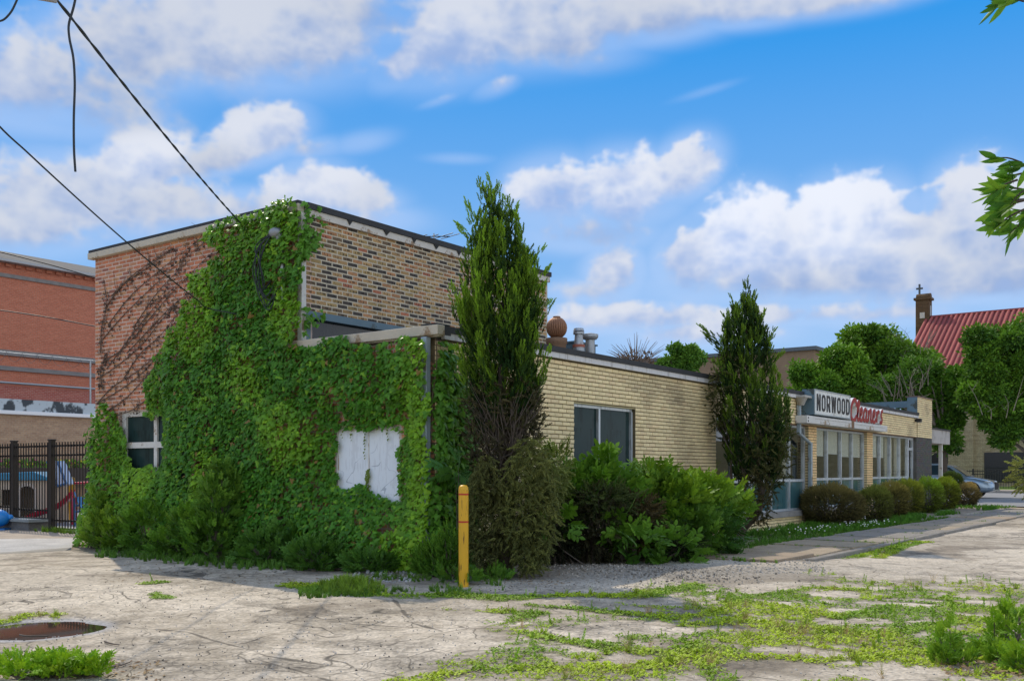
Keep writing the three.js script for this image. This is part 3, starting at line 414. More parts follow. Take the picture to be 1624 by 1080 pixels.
function weedAt(x, z) {
  let s = 0; const wob = (fbm2(x * 3.1, z * 3.1, 3) - .5) * .34;
  WEED.forEach((l, i) => { const b = WB[i]; if (x < b.min.x || x > b.max.x || z < b.min.z || z > b.max.z) return; let d = 9; for (let k = 0; k + 1 < l.p.length; k++) d = Math.min(d, segD(x, z, l.p[k], l.p[k + 1])); d += wob * .5; s = Math.max(s, 1 - sstep(l.w * .5, l.w * 1.5, d)); });
  let loose = 0, bare = 0; for (const b of LOOSE) loose = Math.max(loose, inBlob(b, x, z)); for (const b of BARE) bare = Math.max(bare, inBlob(b, x, z));
  if (loose > .02) { const [j] = cell2(x * 1.5 + wob * 1.2, z * 1.5 + wob), f = fbm2(x * 2.4 + 8, z * 2.4, 4); s = Math.max(s, loose * (1 - sstep(.05, .26, j)) * 1.25, loose * sstep(.50 - .10 * loose, .66 - .1 * loose, f) * 1.1); }
  return clamp(s * (1 - .92 * sstep(.3, .7, bare)));
}
const CRK = [[[40, 903], [180, 903], [300, 893], [420, 897]], [[200, 990], [300, 1000], [420, 1040], [560, 1058], [640, 1075]], [[350, 1000], [520, 985], [660, 992]], [[620, 945], [655, 985], [700, 1000]], [[380, 1038], [470, 1062], [530, 1083]]].map((p) => p.map(([x, y]) => gnd(x, y)));
function lotColour(x, z) {
  const a = fbm2(x * .55 + 3, z * .55 + 9, 4), b = fbm2(x * 4.2, z * 4.2, 4), g = n2(x * 70, z * 70), g2 = n2(x * 31 + 5, z * 31);
  const c1 = fbm2(x * 11, z * 11, 3); let c = mix3([.32, .27, .20], [.54, .47, .37], sstep(.30, .62, a * .5 + b * .3 + c1 * .2));
  c = c.map((q) => q * (.50 + .62 * g + .36 * g2));
  const wx = (fbm2(x * 1.3, z * 1.3, 3) - .5) * 1.1, wz = (fbm2(x * 1.3 + 40, z * 1.3, 3) - .5) * 1.1;
  const [j1, id] = cell2(x * .55 + wx, z * .55 + wz), [j2] = cell2(x * 1.9 + wx * 1.5 + 20, z * 1.9 + wz * 1.5), [j3] = cell2(x * 4.6 + wx * 3, z * 4.6 + wz * 3 + 9);
  c = c.map((q) => q * (.9 + .2 * VAL[id]));
  const fine = sstep(.50, .62, fbm2(x * .8 + 30, z * .8, 3));
  let k = Math.max((1 - sstep(.004, .018, j1)) * sstep(.25, .4, n2(x * .9 + 7, z * .9)), (1 - sstep(.006, .036, j2)) * .9 * fine, (1 - sstep(.004, .05, j3)) * .75 * sstep(.52, .60, fbm2(x * .7 + 80, z * .7, 3)));
  for (const l of CRK) { let d = 9; for (let i = 0; i + 1 < l.length; i++) d = Math.min(d, segD(x, z, l[i], l[i + 1])); k = Math.max(k, (1 - sstep(.003, .022, d + (b - .5) * .07)) * .9); }
  c = mix3(c, [.075, .064, .048], k * .9);
  const st = sstep(.60, .74, fbm2(x * .9 + 60, z * .9 + 11, 5)); c = mix3(c, [.17, .135, .095], st * .6); const grit = sstep(.56, .7, fbm2(x * 2.1 + 17, z * 2.1 + 3, 4)); c = c.map((q) => q * (1 - grit * .5 * (g2 > .55 ? 1 : .35)));
  const gv = Math.exp(-(((x - GRV.x) * .62 - (z - GRV.z) * .78) ** 2 / 7 + ((x - GRV.x) * .78 + (z - GRV.z) * .62) ** 2 / .9)); if (gv > .02) c = mix3(c, n2(x * 44, z * 44) > .55 ? [.36, .33, .28] : [.17, .15, .12], clamp(gv * 1.5) * (.55 + .4 * b));
  const w = weedAt(x, z); if (w > 0) c = mix3(c, [.17, .15, .075], w * .8);
  // soil washed along the foot of the walls and bushes, and the wet rim of the puddle
  const soil = 1 - sstep(.7, z > 0 ? 1.4 : 2.4, Math.max(x, z) + (b - .5) * 1.4); if (soil > 0) c = mix3(c, [.17, .14, .10].map((q) => q * (.6 + .7 * g)), soil * .8 * (x > -8.2 ? 1 : 0));
  const pd = Math.hypot(x - PUD.x, z - PUD.z) + (b - .5) * .12, rim = 1 - sstep(.5, .72, pd); c = mix3(c, [.36, .36, .37].map((q) => q * (.6 + .7 * g)), rim * .9); c = mix3(c, [.10, .085, .065], 1 - sstep(.34, .54, pd));
  return c;
}
const STEP = .16;
function sheet(x0, x1, z0, z1, hole, uvBox) {
  const nx = Math.round((x1 - x0) / STEP), nz = Math.round((z1 - z0) / STEP), pos = new Float32Array((nx + 1) * (nz + 1) * 3), uv = new Float32Array((nx + 1) * (nz + 1) * 2), idx = [];
  for (let j = 0; j <= nz; j++) for (let i = 0; i <= nx; i++) { const x = x0 + i * STEP, z = z0 + j * STEP, o = j * (nx + 1) + i; pos[3 * o] = x; pos[3 * o + 1] = lotH(x, z); pos[3 * o + 2] = z; uv[2 * o] = (x - uvBox[0]) / (uvBox[1] - uvBox[0]); uv[2 * o + 1] = (z - uvBox[2]) / (uvBox[3] - uvBox[2]); }
  for (let j = 0; j < nz; j++) for (let i = 0; i < nx; i++) { const x = x0 + (i + .5) * STEP, z = z0 + (j + .5) * STEP; if (hole(x, z)) continue; const a = j * (nx + 1) + i, b = a + nx + 1; idx.push(a, b, a + 1, a + 1, b, b + 1); }
  return mesh(pos, idx, uv);
}
const NB = [-3.04, 9.12, -4.48, 7.68], FB = [-16.16, 16, -29.92, 15.84];   // near sheet in fine grain, the rest coarser
const bumpTex = tex(1024, 1024, (u, v) => .5 + .55 * (tile(u, v, 22, 4, 1) - .5) + .6 * (tile(u, v, 150, 2, 8) - .5), false, 1);
const lotTex = (b, n) => { const t = tex(n, n, (u, v) => lotColour(mix(b[0], b[1], u), mix(b[2], b[3], v))); t.wrapS = t.wrapT = THREE.ClampToEdgeWrapping; return t; };
const lotMat = (b, n) => std([1, 1, 1], .95, { map: lotTex(b, n), bumpMap: again(bumpTex, (b[1] - b[0]) / 2.4), bumpScale: .014 });
const underShop = (x, z) => x < -.35 && z < -.35 && x > -7.6;
struct('pavement', sheet(...NB, (x, z) => underShop(x, z), NB), lotMat(NB, 2048)).userData.label = 'cracked bleached pavement with weeds in its joints';
struct('driveway', sheet(...FB, (x, z) => underShop(x, z) || (x > NB[0] && x < NB[1] && z > NB[2] && z < NB[3]), FB), lotMat(FB, 2048));
struct('ground', (() => { const g = new THREE.PlaneGeometry(900, 900); g.rotateX(-Math.PI / 2); g.translate(0, -.14, -60); return uvm(g); })(), std([.33, .31, .27], .95, { map: again(T.grain, .2) }));
{ const g = new THREE.CircleGeometry(.62, 32); g.rotateX(-Math.PI / 2); g.translate(PUD.x, -.031, PUD.z); struct('puddle', g, phys([.045, .032, .022], .03, { ior: 1.33, specularIntensity: 1 })).userData.label = 'shallow brown puddle in a dip of the pavement'; }
// concrete walk along the shop: slabs laid one by one
{
  const walk = new THREE.Group(); walk.name = 'sidewalk'; walk.userData.kind = 'structure'; scene.add(walk); const r = rnd(77);
  const mats = [[.48, .385, .265], [.40, .345, .27], [.34, .31, .265], [.44, .34, .235], [.30, .275, .23]].map((c) => std(c, .95, { map: again(T.grain, .7), bumpMap: again(T.grainB, 1.4), bumpScale: .012 }));
  let z = -3.6; while (z > -27) { const L = rr(1.35, 1.75, r), x0 = 1.75 - .012 * (z + 3) + rr(-.04, .04, r), m = part('slab', rbox(-.72, .72, -.08, .028, -L / 2 + .02, L / 2 - .02, .012, 1), pick(mats, r), walk); m.position.set(x0 + .72, .012 + lotH(2.4, z) * .6, z - L / 2); m.rotation.set(rr(-.012, .012, r), rr(-.03, .03, r), rr(-.014, .014, r)); z -= L + rr(.0, .05, r); }
  for (let z2 = -4.2; z2 > -16; z2 -= 2.6) { const m = part('kerb_stone', rbox(-.07, .07, -.1, .045, -1.26, 1.26, .015, 1), mats[2], walk); m.position.set(3.42, .01, z2 - 1.3); m.rotation.set(rr(-.006, .006, r), rr(-.02, .02, r), 0); }
}
// street across the end, its far kerb and pavement
const roadTex = tex(1024, 1024, (u, v) => { const a = tile(u, v, 5, 5, 31), b = tile(u, v, 120, 2, 3); return [.25, .25, .25].map((x) => x * (.6 + .5 * a + .3 * b)); });
const ring = (x0, x1, z0, z1, y) => { const g = new THREE.PlaneGeometry(x1 - x0, z1 - z0); g.rotateX(-Math.PI / 2); g.translate((x0 + x1) / 2, y, (z0 + z1) / 2); return uvm(g); };
struct('road', ring(-140, 140, -54.3, -30.2, .03), std([1, 1, 1], .9, { map: again(roadTex, .25) }));
struct('road_line', [ring(-140, 140, -42.9, -42.78, .036), ring(-140, 140, -42.62, -42.5, .036)], std([.55, .47, .16], .8, { map: T.worn }));
struct('kerb', [box(-140, 140, 0, .16, -54.5, -54.3)], M.concrete); struct('far_pavement', box(-140, 140, 0, .15, -60, -54.5), std([.42, .37, .30], .95, { map: again(T.grain, .4) }));
struct('apron', (() => { const a = gnd(-60, 858), b = gnd(118, 856), c = gnd(112, 871), d = gnd(-60, 884), q = [a, b, c, d], g = mesh([...q.flatMap((p) => [p.x, .03, p.z]), ...q.flatMap((p) => [p.x, -.1, p.z])], [0, 3, 2, 0, 2, 1, 3, 7, 6, 3, 6, 2, 2, 6, 5, 2, 5, 1]); return uvm(g); })(), std([.62, .60, .56], .95, { map: again(T.grain, .6) }));
struct('side_pavement', box(-40, -8.0, -.05, .022, -1.4, .55), std([.50, .42, .33], .95, { map: again(T.grain, .5) }));
struct('play_yard', box(-23.9, -7.98, -.05, .012, -40, -1.42), std([.40, .40, .41], .9, { map: again(T.grain, .5) }));

// ---------- iron fence and gate on the left ----------
{
  const zf = -1.5, h = 1.95, metal = std([.022, .020, .019], .45, { metalness: .3 });
  const post = (x, y0, label) => { const p = thing('fence_post', label, 'fence post', [x, 0, zf], 0); part('shaft', rbox(-.055, .055, y0, h + .02, -.055, .055, .006), metal, p); part('cap', rbox(-.068, .068, h + .02, h + .05, -.068, .068, .008), metal, p); return p; };
  const panel = (name, label, cat, x0, x1, y0) => {
    const g = thing(name, label, cat, [(x0 + x1) / 2, 0, zf]), w = x1 - x0, n = Math.round(w / .112);
    for (const y of [h - .10, h - .30, y0 + .16]) part('rail', box(-w / 2, w / 2, y - .02, y + .02, -.018, .018), metal, g);
    const pk = box(-.0095, .0095, y0, h - .02, .019, .038); for (let i = 0; i < n; i++) { const m = part('picket', pk, metal, g); m.position.x = -w / 2 + (i + .5) * w / n; }
    const s = part('bottom_rail', box(-w / 2, w / 2, y0 - .03, y0, -.018, .018), metal, g); return g;
  };
  post(-13.82, .28, 'black square steel post standing on the stone plinth'); post(-12.2, .0, 'black square steel post between the gate and the fence on the plinth'); post(-10.58, 0, 'black square steel post nearest the vine covered corner');
  panel('steel_gate', 'black steel picket gate between two square posts', 'gate', -12.13, -10.65, .10); panel('picket_fence', 'black steel picket fence between the gate post and the plinth post', 'fence', -13.75, -12.27, .30); panel('picket_fence', 'black steel picket fence running off the left edge', 'fence', -16.4, -13.89, .34); panel('picket_fence', 'short black steel picket fence behind the vine at the block corner', 'fence', -10.51, -8.05, .1);
  const pl = thing('stone_plinth', 'low grey stone plinth with flat slab cap under the steel fence', 'plinth', [-14.3, 0, zf]);
  part('base', [rbox(-2.4, 1.62, 0, .20, -.2, .26, .02)], std([.20, .20, .20], .95, { map: T.grain, bumpMap: T.grainB, bumpScale: .03 }), pl); part('cap', [rbox(-2.5, 1.72, .20, .27, -.26, .32, .015)], std([.33, .37, .38], .9, { map: T.grain }), pl);
}
// ---------- playground behind the fence ----------
{
  const plast = (c) => phys(c, .38, { clearcoat: .15 });
  const ph = at(28, 806, 24.5); ph.y = 0;
  const hse = thing('playhouse', 'tan plastic playhouse with an arched doorway and blue roof behind the steel fence', 'playhouse', ph, YAW - .1);
  const arch = (x0, x1, y0, y1) => { const s = [[x0, y0], [x1, y0]], r = (x1 - x0) / 2; for (let k = 0; k <= 8; k++) { const a = k / 8 * Math.PI; s.push([(x0 + x1) / 2 + r * Math.cos(a), y1 - r * .6 + r * .6 * Math.sin(a)]); } return s; };
  const wall = shapeOf([[-.7, .0], [.75, 0], [.75, 1.15], [-.7, 1.15]], [arch(.08, .46, .1, .95), [[-.42, .45], [-.12, .45], [-.12, .85], [-.42, .85]]]);
  part('wall', [ext(wall, .05), box(-.7, -.65, 0, 1.15, -.9, 0), box(.7, .75, 0, 1.15, -.9, 0), box(-.7, .75, 0, 1.15, -.95, -.9)], plast([.52, .42, .32]), hse);
  part('door_frame', [ext(shapeOf(arch(.03, .51, .06, 1.02), [arch(.09, .45, .1, .94)]), .03).translate(0, 0, .05)], plast([.50, .44, .38]), hse);
  part('roof', [(() => { const g = ext(shapeOf([[-.95, 1.10], [.80, 1.10], [.80, 1.15], [.45, 1.28], [-.95, 1.22]]), 1.15, .02); g.translate(0, 0, -1.03); return g; })()], plast([.03, .25, .42]), hse);
  part('stone_print', [box(-.69, .05, .0, .36, .051, .062)], std([.42, .38, .34], .9, { map: T.grain, bumpMap: T.grainB, bumpScale: .03 }), hse);
  const slide = (name, label, px, py, d, turn, col, L, H) => { const p = at(px, py, d); p.y = 0; const t = thing(name, label, 'slide', p, turn), prof = []; for (let k = 0; k <= 12; k++) { const u = k / 12; prof.push(V(mix(0, L, u), H * (1 - u) ** 1.0 * (1 - .35 * Math.sin(u * Math.PI)) + .12, 0)); } const pos = [], idx = [], cs = [[-.24, .13], [-.19, .13], [-.17, 0], [.17, 0], [.19, .13], [.24, .13]]; prof.forEach((q, i) => cs.forEach(([z, y]) => pos.push(q.x, q.y + y, z))); for (let i = 0; i < 12; i++) for (let k = 0; k < 5; k++) { const a = i * 6 + k, b = a + 6; idx.push(a, b, a + 1, a + 1, b, b + 1); } const m = plast(col); m.side = THREE.DoubleSide; part('chute', mesh(pos, idx), m, t); part('ladder', [rod(V(0, 0, -.2), V(-.02, H + .1, -.2), .03), rod(V(0, 0, .2), V(-.02, H + .1, .2), .03), ...[.3, .6, .85].map((k) => rod(V(0, H * k, -.2), V(0, H * k, .2), .025)), box(L - .06, L + .05, 0, .24, -.22, .22)], m, t); return t; };
  slide('plastic_slide', 'small red plastic slide standing behind the steel gate', 116, 806, 24, YAW + Math.PI + .25, [.55, .012, .05], 1.0, .62); slide('plastic_slide', 'blue plastic slide right of the red slide', 127, 806, 23.5, YAW - .3, [.05, .20, .42], .5, .58);
  const bt = at(94, 745, 25); const b = thing('slide_top', 'pale blue plastic chute leaning high against the planter wall', 'slide', [bt.x, 0, bt.z], YAW); part('chute', [ext(shapeOf([[-.12, 1.55], [.12, 1.55], [.34, 1.0], [.14, .93]]), .4, .02)], plast([.45, .55, .72]), b); part('rim', [rod(V(.13, 1.56, .42), V(.35, 1.0, .42), .03), rod(V(-.13, 1.56, .42), V(.13, .93, .42), .03), rod(V(.13, .93, .42), V(.35, 1.0, .42), .03)], plast([.04, .13, .30]), b); part('post', [rod(V(-.1, 0, .05), V(-.1, 1.5, .05), .05), rod(V(.2, 0, .35), V(.2, 1.0, .35), .05)], plast([.30, .22, .16]), b);
  const rk = at(4, 812, 21.6); const rock = thing('rocking_toy', 'round bright blue plastic rocking toy at the left edge behind the fence', 'toy', [rk.x, 0, rk.z], YAW); part('body', [new THREE.SphereGeometry(.24, 20, 14).scale(1.25, .85, .8).translate(-.16, .28, 0), new THREE.SphereGeometry(.06, 12, 8).translate(.16, .30, 0)], plast([.01, .22, .62]), rock); part('rocker', [box(-.45, .12, 0, .06, -.18, .18)], plast([.01, .14, .4]), rock);
  const yp = at(113, 780, 25.5); const pst = thing('yellow_post', 'yellow plastic climbing post right of the red slide', 'post', [yp.x, 0, yp.z], YAW); part('shaft', rbox(-.06, .06, 0, 1.15, -.06, .06, .02), plast([.55, .32, .03]), pst); part('deck', [rbox(-.1, .5, .52, .6, -.35, .1, .02), rbox(.42, .5, 0, .52, -.06, .06, .01)], plast([.36, .33, .30]), pst); part('rail', [rod(V(0, 1.0, 0), V(.6, 1.02, 0), .03)], plast([.6, .03, .08]), pst);
  // long planter with flowers on the wall behind
  const pb = thing('planter', 'long dark planter box full of yellow and pink flowers', 'planter', [-23.5, 0, -10.5], Math.PI / 2); part('trough', [rbox(-5.5, 8, .95, 1.42, 0, .42, .02)], std([.075, .06, .05], .9), pb); part('support', [box(-5.3, -5.1, 0, .95, .05, .35), box(1, 1.2, 0, .95, .05, .35), box(7.6, 7.8, 0, .95, .05, .35)], M.mortarBrown, pb);
  const lf = [], fl = [], r = rnd(9), tri = mesh([0, 0, 0, .05, .09, .02, 0, .19, 0, -.05, .09, .02], [0, 1, 2, 0, 2, 3]);
  for (let i = 0; i < 900; i++) { const x = rr(-5.4, 7.9, r); if (n2(x * .8, 2) < .35) continue; lf.push([M4(V(x, rr(1.38, 1.6, r), rr(.05, .4, r)), Q(rr(-.8, .8, r), rr(0, 6, r), rr(-.8, .8, r)), V(1, 1, 1)), [.12, .26, .03]]); if (r() < .4) fl.push([M4(V(x, rr(1.5, 1.68, r), rr(.05, .4, r)), Q(rr(0, 3, r), rr(0, 3, r), 0), V(.35, .3, .35)), r() < .75 ? [.75, .62, .05] : [.65, .05, .3]]); }
  copies('foliage', tri, std([1, 1, 1], .7, { side: THREE.DoubleSide }), lf, pb); copies('flowers', new THREE.SphereGeometry(.1, 6, 4), std([1, 1, 1], .8), fl, pb);
}
// ---------- brick buildings on the left ----------
{
  const bt = (base, alt, m) => tex(512, 512, (u, v) => { const rows = 32, row = Math.floor(v * rows), fv = v * rows - row, cu = u * 12 + (row % 2) * .5, ci = Math.floor(cu), fu = cu - ci, h = VAL[PERM[(row * 31 + (ci % 12) * 7) & 255]]; if (fv < .13 || fu < .045) return m; return mix3(base, alt, h).map((x) => x * (.85 + .3 * n2(u * 60, v * 60))); });
  const tan = thing('tan_brick_annex', 'low tan brick building with white gutter along the play yard on the left', 'building', [-23.81, 0, 0]);
  const far = std([1, 1, 1], .9, { map: again(bt([.36, .22, .135], [.47, .31, .19], [.42, .35, .28]), .47), bumpMap: again(T.grainB, 1), bumpScale: .01 });
  part('wall', box(-7, 0, 0, 3.2, -45, 12), far, tan);
  part('flashing', box(-.2, .09, 3.29, 3.66, -45, 12), std([.48, .54, .57], .7, { map: tex(1024, 128, (u, v) => { const a = fbm2(u * 26, v * 3, 5), b = sstep(.50, .60, a * .7 + .45 * n2(u * 16, 3) * .6); return mix3([1, 1, 1], [.10, .11, .12], b * sstep(0, .5, v + .3)); }) }), tan).material.map.repeat.set(.18, 1);
  part('gutter', rbox(0, .16, 3.16, 3.285, -45, 12, .02), std([.80, .80, .80], .4), tan); part('roof', box(-7.9, -.2, 3.3, 3.6, -45, 12), M.roofDeck, tan);
  part('pilaster', box(.003, .03, 0, 3.15, -13.1, -12.6), std([.55, .47, .40], .9, { map: far.map }), tan);
  const fence = thing('roof_fence', 'chain link fence with barbed wire on the low tan roof', 'fence', [-24.3, 3.6, 0]), gm = M.galv;
  for (let z = 6; z > -30; z -= 3.2) part('post', rod(V(0, 0, z + .55), V(0, 1.62, z + .55), .032), gm, fence);
  part('top_rail', rod(V(0, 1.62, 10), V(0, 1.62, -40), .024), gm, fence); part('low_wire', rod(V(0, .08, 10), V(0, .08, -40), .012), gm, fence);
  { const pts = []; for (let k = 0; k < 900; k++) { const a = k * .55; pts.push(V(.13 * Math.cos(a), 1.5 + .16 * Math.sin(a), 8 - k * .045)); } part('barbed_wire', new THREE.TubeGeometry(new THREE.CatmullRomCurve3(pts), 1800, .007, 3), std([.13, .12, .12], .7), fence); }
  const red = thing('red_brick_hall', 'tall red brick hall with stone bands behind the low tan building', 'building', [-31.6, 0, 0]);
  const rb = std([1, 1, 1], .9, { map: again(bt([.52, .155, .082], [.60, .20, .11], [.50, .29, .22]), .47) });
  part('wall', box(-14, 0, 3, 9.7, -60, 14), rb, red); const stone = std([.36, .33, .31], .9, { map: T.grain });
  for (const [y0, y1, x] of [[9.12, 9.27, .06], [5.98, 6.2, .10], [5.38, 5.55, .08]]) part('stone_band', box(.004, x, y0, y1, -60, 14), stone, red);
  part('brick_band', box(.005, .2, 3, 4.75, -60, 14), std([1, 1, 1], .9, { map: again(bt([.43, .10, .07], [.50, .16, .11], [.55, .38, .32]), .47) }), red); part('pipe', rod(V(.28, 4.86, 10), V(.28, 4.86, -50), .05), M.galv, red);
  const den = []; for (let z = 10; z > -40; z -= .42) den.push(box(.01, .09, 9.55, 9.68, z - .12, z + .12)); part('dentils', den, rb, red);
  part('roof', (() => { const ry = onX(40, 405, -35.1).y, g = mesh([.35, 9.72, 14, .35, 9.72, -60, -3.5, ry, -60, -3.5, ry, 14], [0, 1, 2, 0, 2, 3]); return uvm(g); })(), std([.10, .10, .10], .9, { map: again(T.streak, .3), side: THREE.DoubleSide }), red); part('eave', box(-.2, .40, 9.70, 9.80, -60, 14), std([.45, .45, .45], .6), red);
}

// ---------- leaves and sprays ----------
const leafMat = (tr = .35, rough = .55) => phys([1, 1, 1], rough, { transmission: tr, thickness: 0, side: THREE.DoubleSide, ior: 1.35, specularIntensity: .5 });
const MAT = { ivy: leafMat(.30, .36), broad: leafMat(.38, .55), needle: leafMat(.18, .75), crown: leafMat(.36, .6), grass: leafMat(.30, .6), dry: std([1, 1, 1], .9, { side: THREE.DoubleSide }), bark: std([.13, .10, .075], .95, { map: again(T.wood, 2), bumpMap: again(T.grainB, 4), bumpScale: .01 }), twig: std([.12, .095, .075], .95), deadStem: std([.15, .10, .072], .95) };
const jit = (c, k = .18, r = R) => { const v = rr(1 - k, 1 + k, r); return c.map((q) => q * v); };
// lobed vine leaf, stalk at the top, point down
const lobed = (() => { const o = [[0, .10], [-.24, .26], [-.50, .02], [-.30, -.10], [-.24, -.34], [0, -.66], [.24, -.34], [.30, -.10], [.50, .02], [.24, .26]], pos = [0, -.06, .05], idx = []; for (const [x, y] of o) pos.push(x, y, -.26 * Math.abs(x) - .10 * y * y + (Math.abs(x) < .01 ? .03 : 0)); for (let k = 1; k <= o.length; k++) idx.push(0, k, k % o.length + 1); return mesh(pos, idx); })();
const oval = (L, W, fold = .25, droop = .18) => { const st = [0, .22, .5, .8, 1], wd = [.12, .85, 1, .6, 0], pos = [], idx = []; st.forEach((t, i) => { const w = wd[i] * W / 2, z = -droop * t * t * L; pos.push(-w, t * L, z - w * fold, 0, t * L, z + .012 * L, w, t * L, z - w * fold); if (i) { const a = (i - 1) * 3, b = i * 3; idx.push(a, a + 1, b + 1, a, b + 1, b, a + 1, a + 2, b + 2, a + 1, b + 2, b + 1); } }); return mesh(pos, idx); };
function sprayGeo(n, seed, spread = .62, wide = .05, len = .34) {      // scale-leaved evergreen spray along +y, one long
  const r = rnd(seed), pos = [], idx = []; for (let i = 0; i < n; i++) { const t = .05 + .92 * i / n, az = i * 2.4 + r() * .5, el = spread * rr(.6, 1.3, r) * (1 - .5 * t), l = len * rr(.7, 1.2, r) * (1 - .45 * t), d = V(Math.sin(el) * Math.cos(az), Math.cos(el), Math.sin(el) * Math.sin(az)), s = V(-Math.sin(az), 0, Math.cos(az)).multiplyScalar(wide * rr(.8, 1.3, r)), o = V(0, t * .85, 0), m = o.clone().addScaledVector(d, l * .55), e = o.clone().addScaledVector(d, l), k = pos.length / 3; pos.push(...o.toArray(), ...m.clone().add(s).toArray(), ...e.toArray(), ...m.clone().sub(s).toArray()); idx.push(k, k + 1, k + 2, k, k + 2, k + 3); } return mesh(pos, idx);
}
function clumpGeo(n, seed, leaf, size, out = 1) {                     // loose cluster of leaves round a point
  const r = rnd(seed), l = []; for (let i = 0; i < n; i++) { const g = leaf.clone(), d = V(rr(-1, 1, r), rr(-.7, 1, r), rr(-1, 1, r)).normalize(), s = size * rr(.7, 1.25, r); g.scale(s, s, s); g.applyQuaternion(aim(d.clone().add(V(0, -.25, 0)), r() * 6)); g.translate(d.x * out * rr(.2, .8, r), d.y * out * rr(.2, .8, r), d.z * out * rr(.2, .8, r)); l.push(g); } return join(l);
}
function pinnateGeo(pairs, seed, L = 1, lw = [.34, .15]) { const r = rnd(seed), l = [], q = oval(lw[0], lw[1]); for (let k = 0; k < pairs; k++) for (const s of [-1, 1]) { const g = q.clone(); g.rotateZ(s * -rr(.9, 1.25, r)); g.rotateX(rr(-.35, .2, r)); g.translate(0, L * (.18 + .72 * k / pairs), -.10 * (k / pairs) ** 2); l.push(g); } const e = q.clone(); e.translate(0, L * .86, -.1); l.push(e); const st = new THREE.CylinderGeometry(.008, .012, L * .9, 3); st.translate(0, L * .45, -.02); l.push(st); return join(l); }
function tuftGeo(n, seed, spread, w = .03) { const r = rnd(seed), pos = [], idx = []; for (let i = 0; i < n; i++) { const az = r() * 6.283, b = rr(.1, 1, r) * spread, h = rr(.55, 1, r), ox = rr(-.12, .12, r), oz = rr(-.12, .12, r), sx = -Math.sin(az) * w, sz = Math.cos(az) * w, dx = Math.cos(az) * b, dz = Math.sin(az) * b, k = pos.length / 3; pos.push(ox - sx, 0, oz - sz, ox + sx, 0, oz + sz, ox + dx * .4 - sx * .8, h * .6, oz + dz * .4 - sz * .8, ox + dx * .4 + sx * .8, h * .6, oz + dz * .4 + sz * .8, ox + dx, h, oz + dz); idx.push(k, k + 1, k + 3, k, k + 3, k + 2, k + 2, k + 3, k + 4); } return mesh(pos, idx); }
const GEO = { sprays: [1, 2, 3].map((s) => sprayGeo(20, s * 7)), fine: [4, 5].map((s) => sprayGeo(26, s * 7, .8, .035, .3)), pin: [1, 2].map((s) => pinnateGeo(5, s)), pinBig: [3, 4].map((s) => pinnateGeo(4, s, 1, [.42, .22])), tuft: [1, 2].map((s) => tuftGeo(16, s, .55)), seed: [3, 4].map((s) => tuftGeo(15, s, 1.15, .010)), carpet: [1, 2, 3].map((s) => { const r = rnd(s * 5), q = oval(.5, .36, .3, .2), l = []; for (let i = 0; i < 13; i++) { const g = q.clone(); g.rotateX(rr(-1.2, -.5, r)); g.rotateY(r() * 6.28); const k = rr(.5, 1.2, r); g.scale(k, k, k); g.translate(rr(-.75, .75, r), rr(0, .35, r), rr(-.75, .75, r)); l.push(g); } return join(l); }) };
const quadLeaf = (() => { const pos = [0, 0, 0, -.28, .45, -.08, 0, .5, .05, .28, .45, -.08, 0, 1, -.1]; return mesh(pos, [0, 2, 1, 0, 3, 2, 1, 2, 4, 2, 3, 4]); })();
GEO.maple = [1, 2, 3].map((s) => clumpGeo(9, s * 3, quadLeaf, .62, 1));
const spread = (geos, list, name, mat, parent, stuff = true) => geos.forEach((g, v) => { const l = list.filter((_, i) => i % geos.length === v); if (l.length) copies(name, g, mat, l, parent, stuff); });

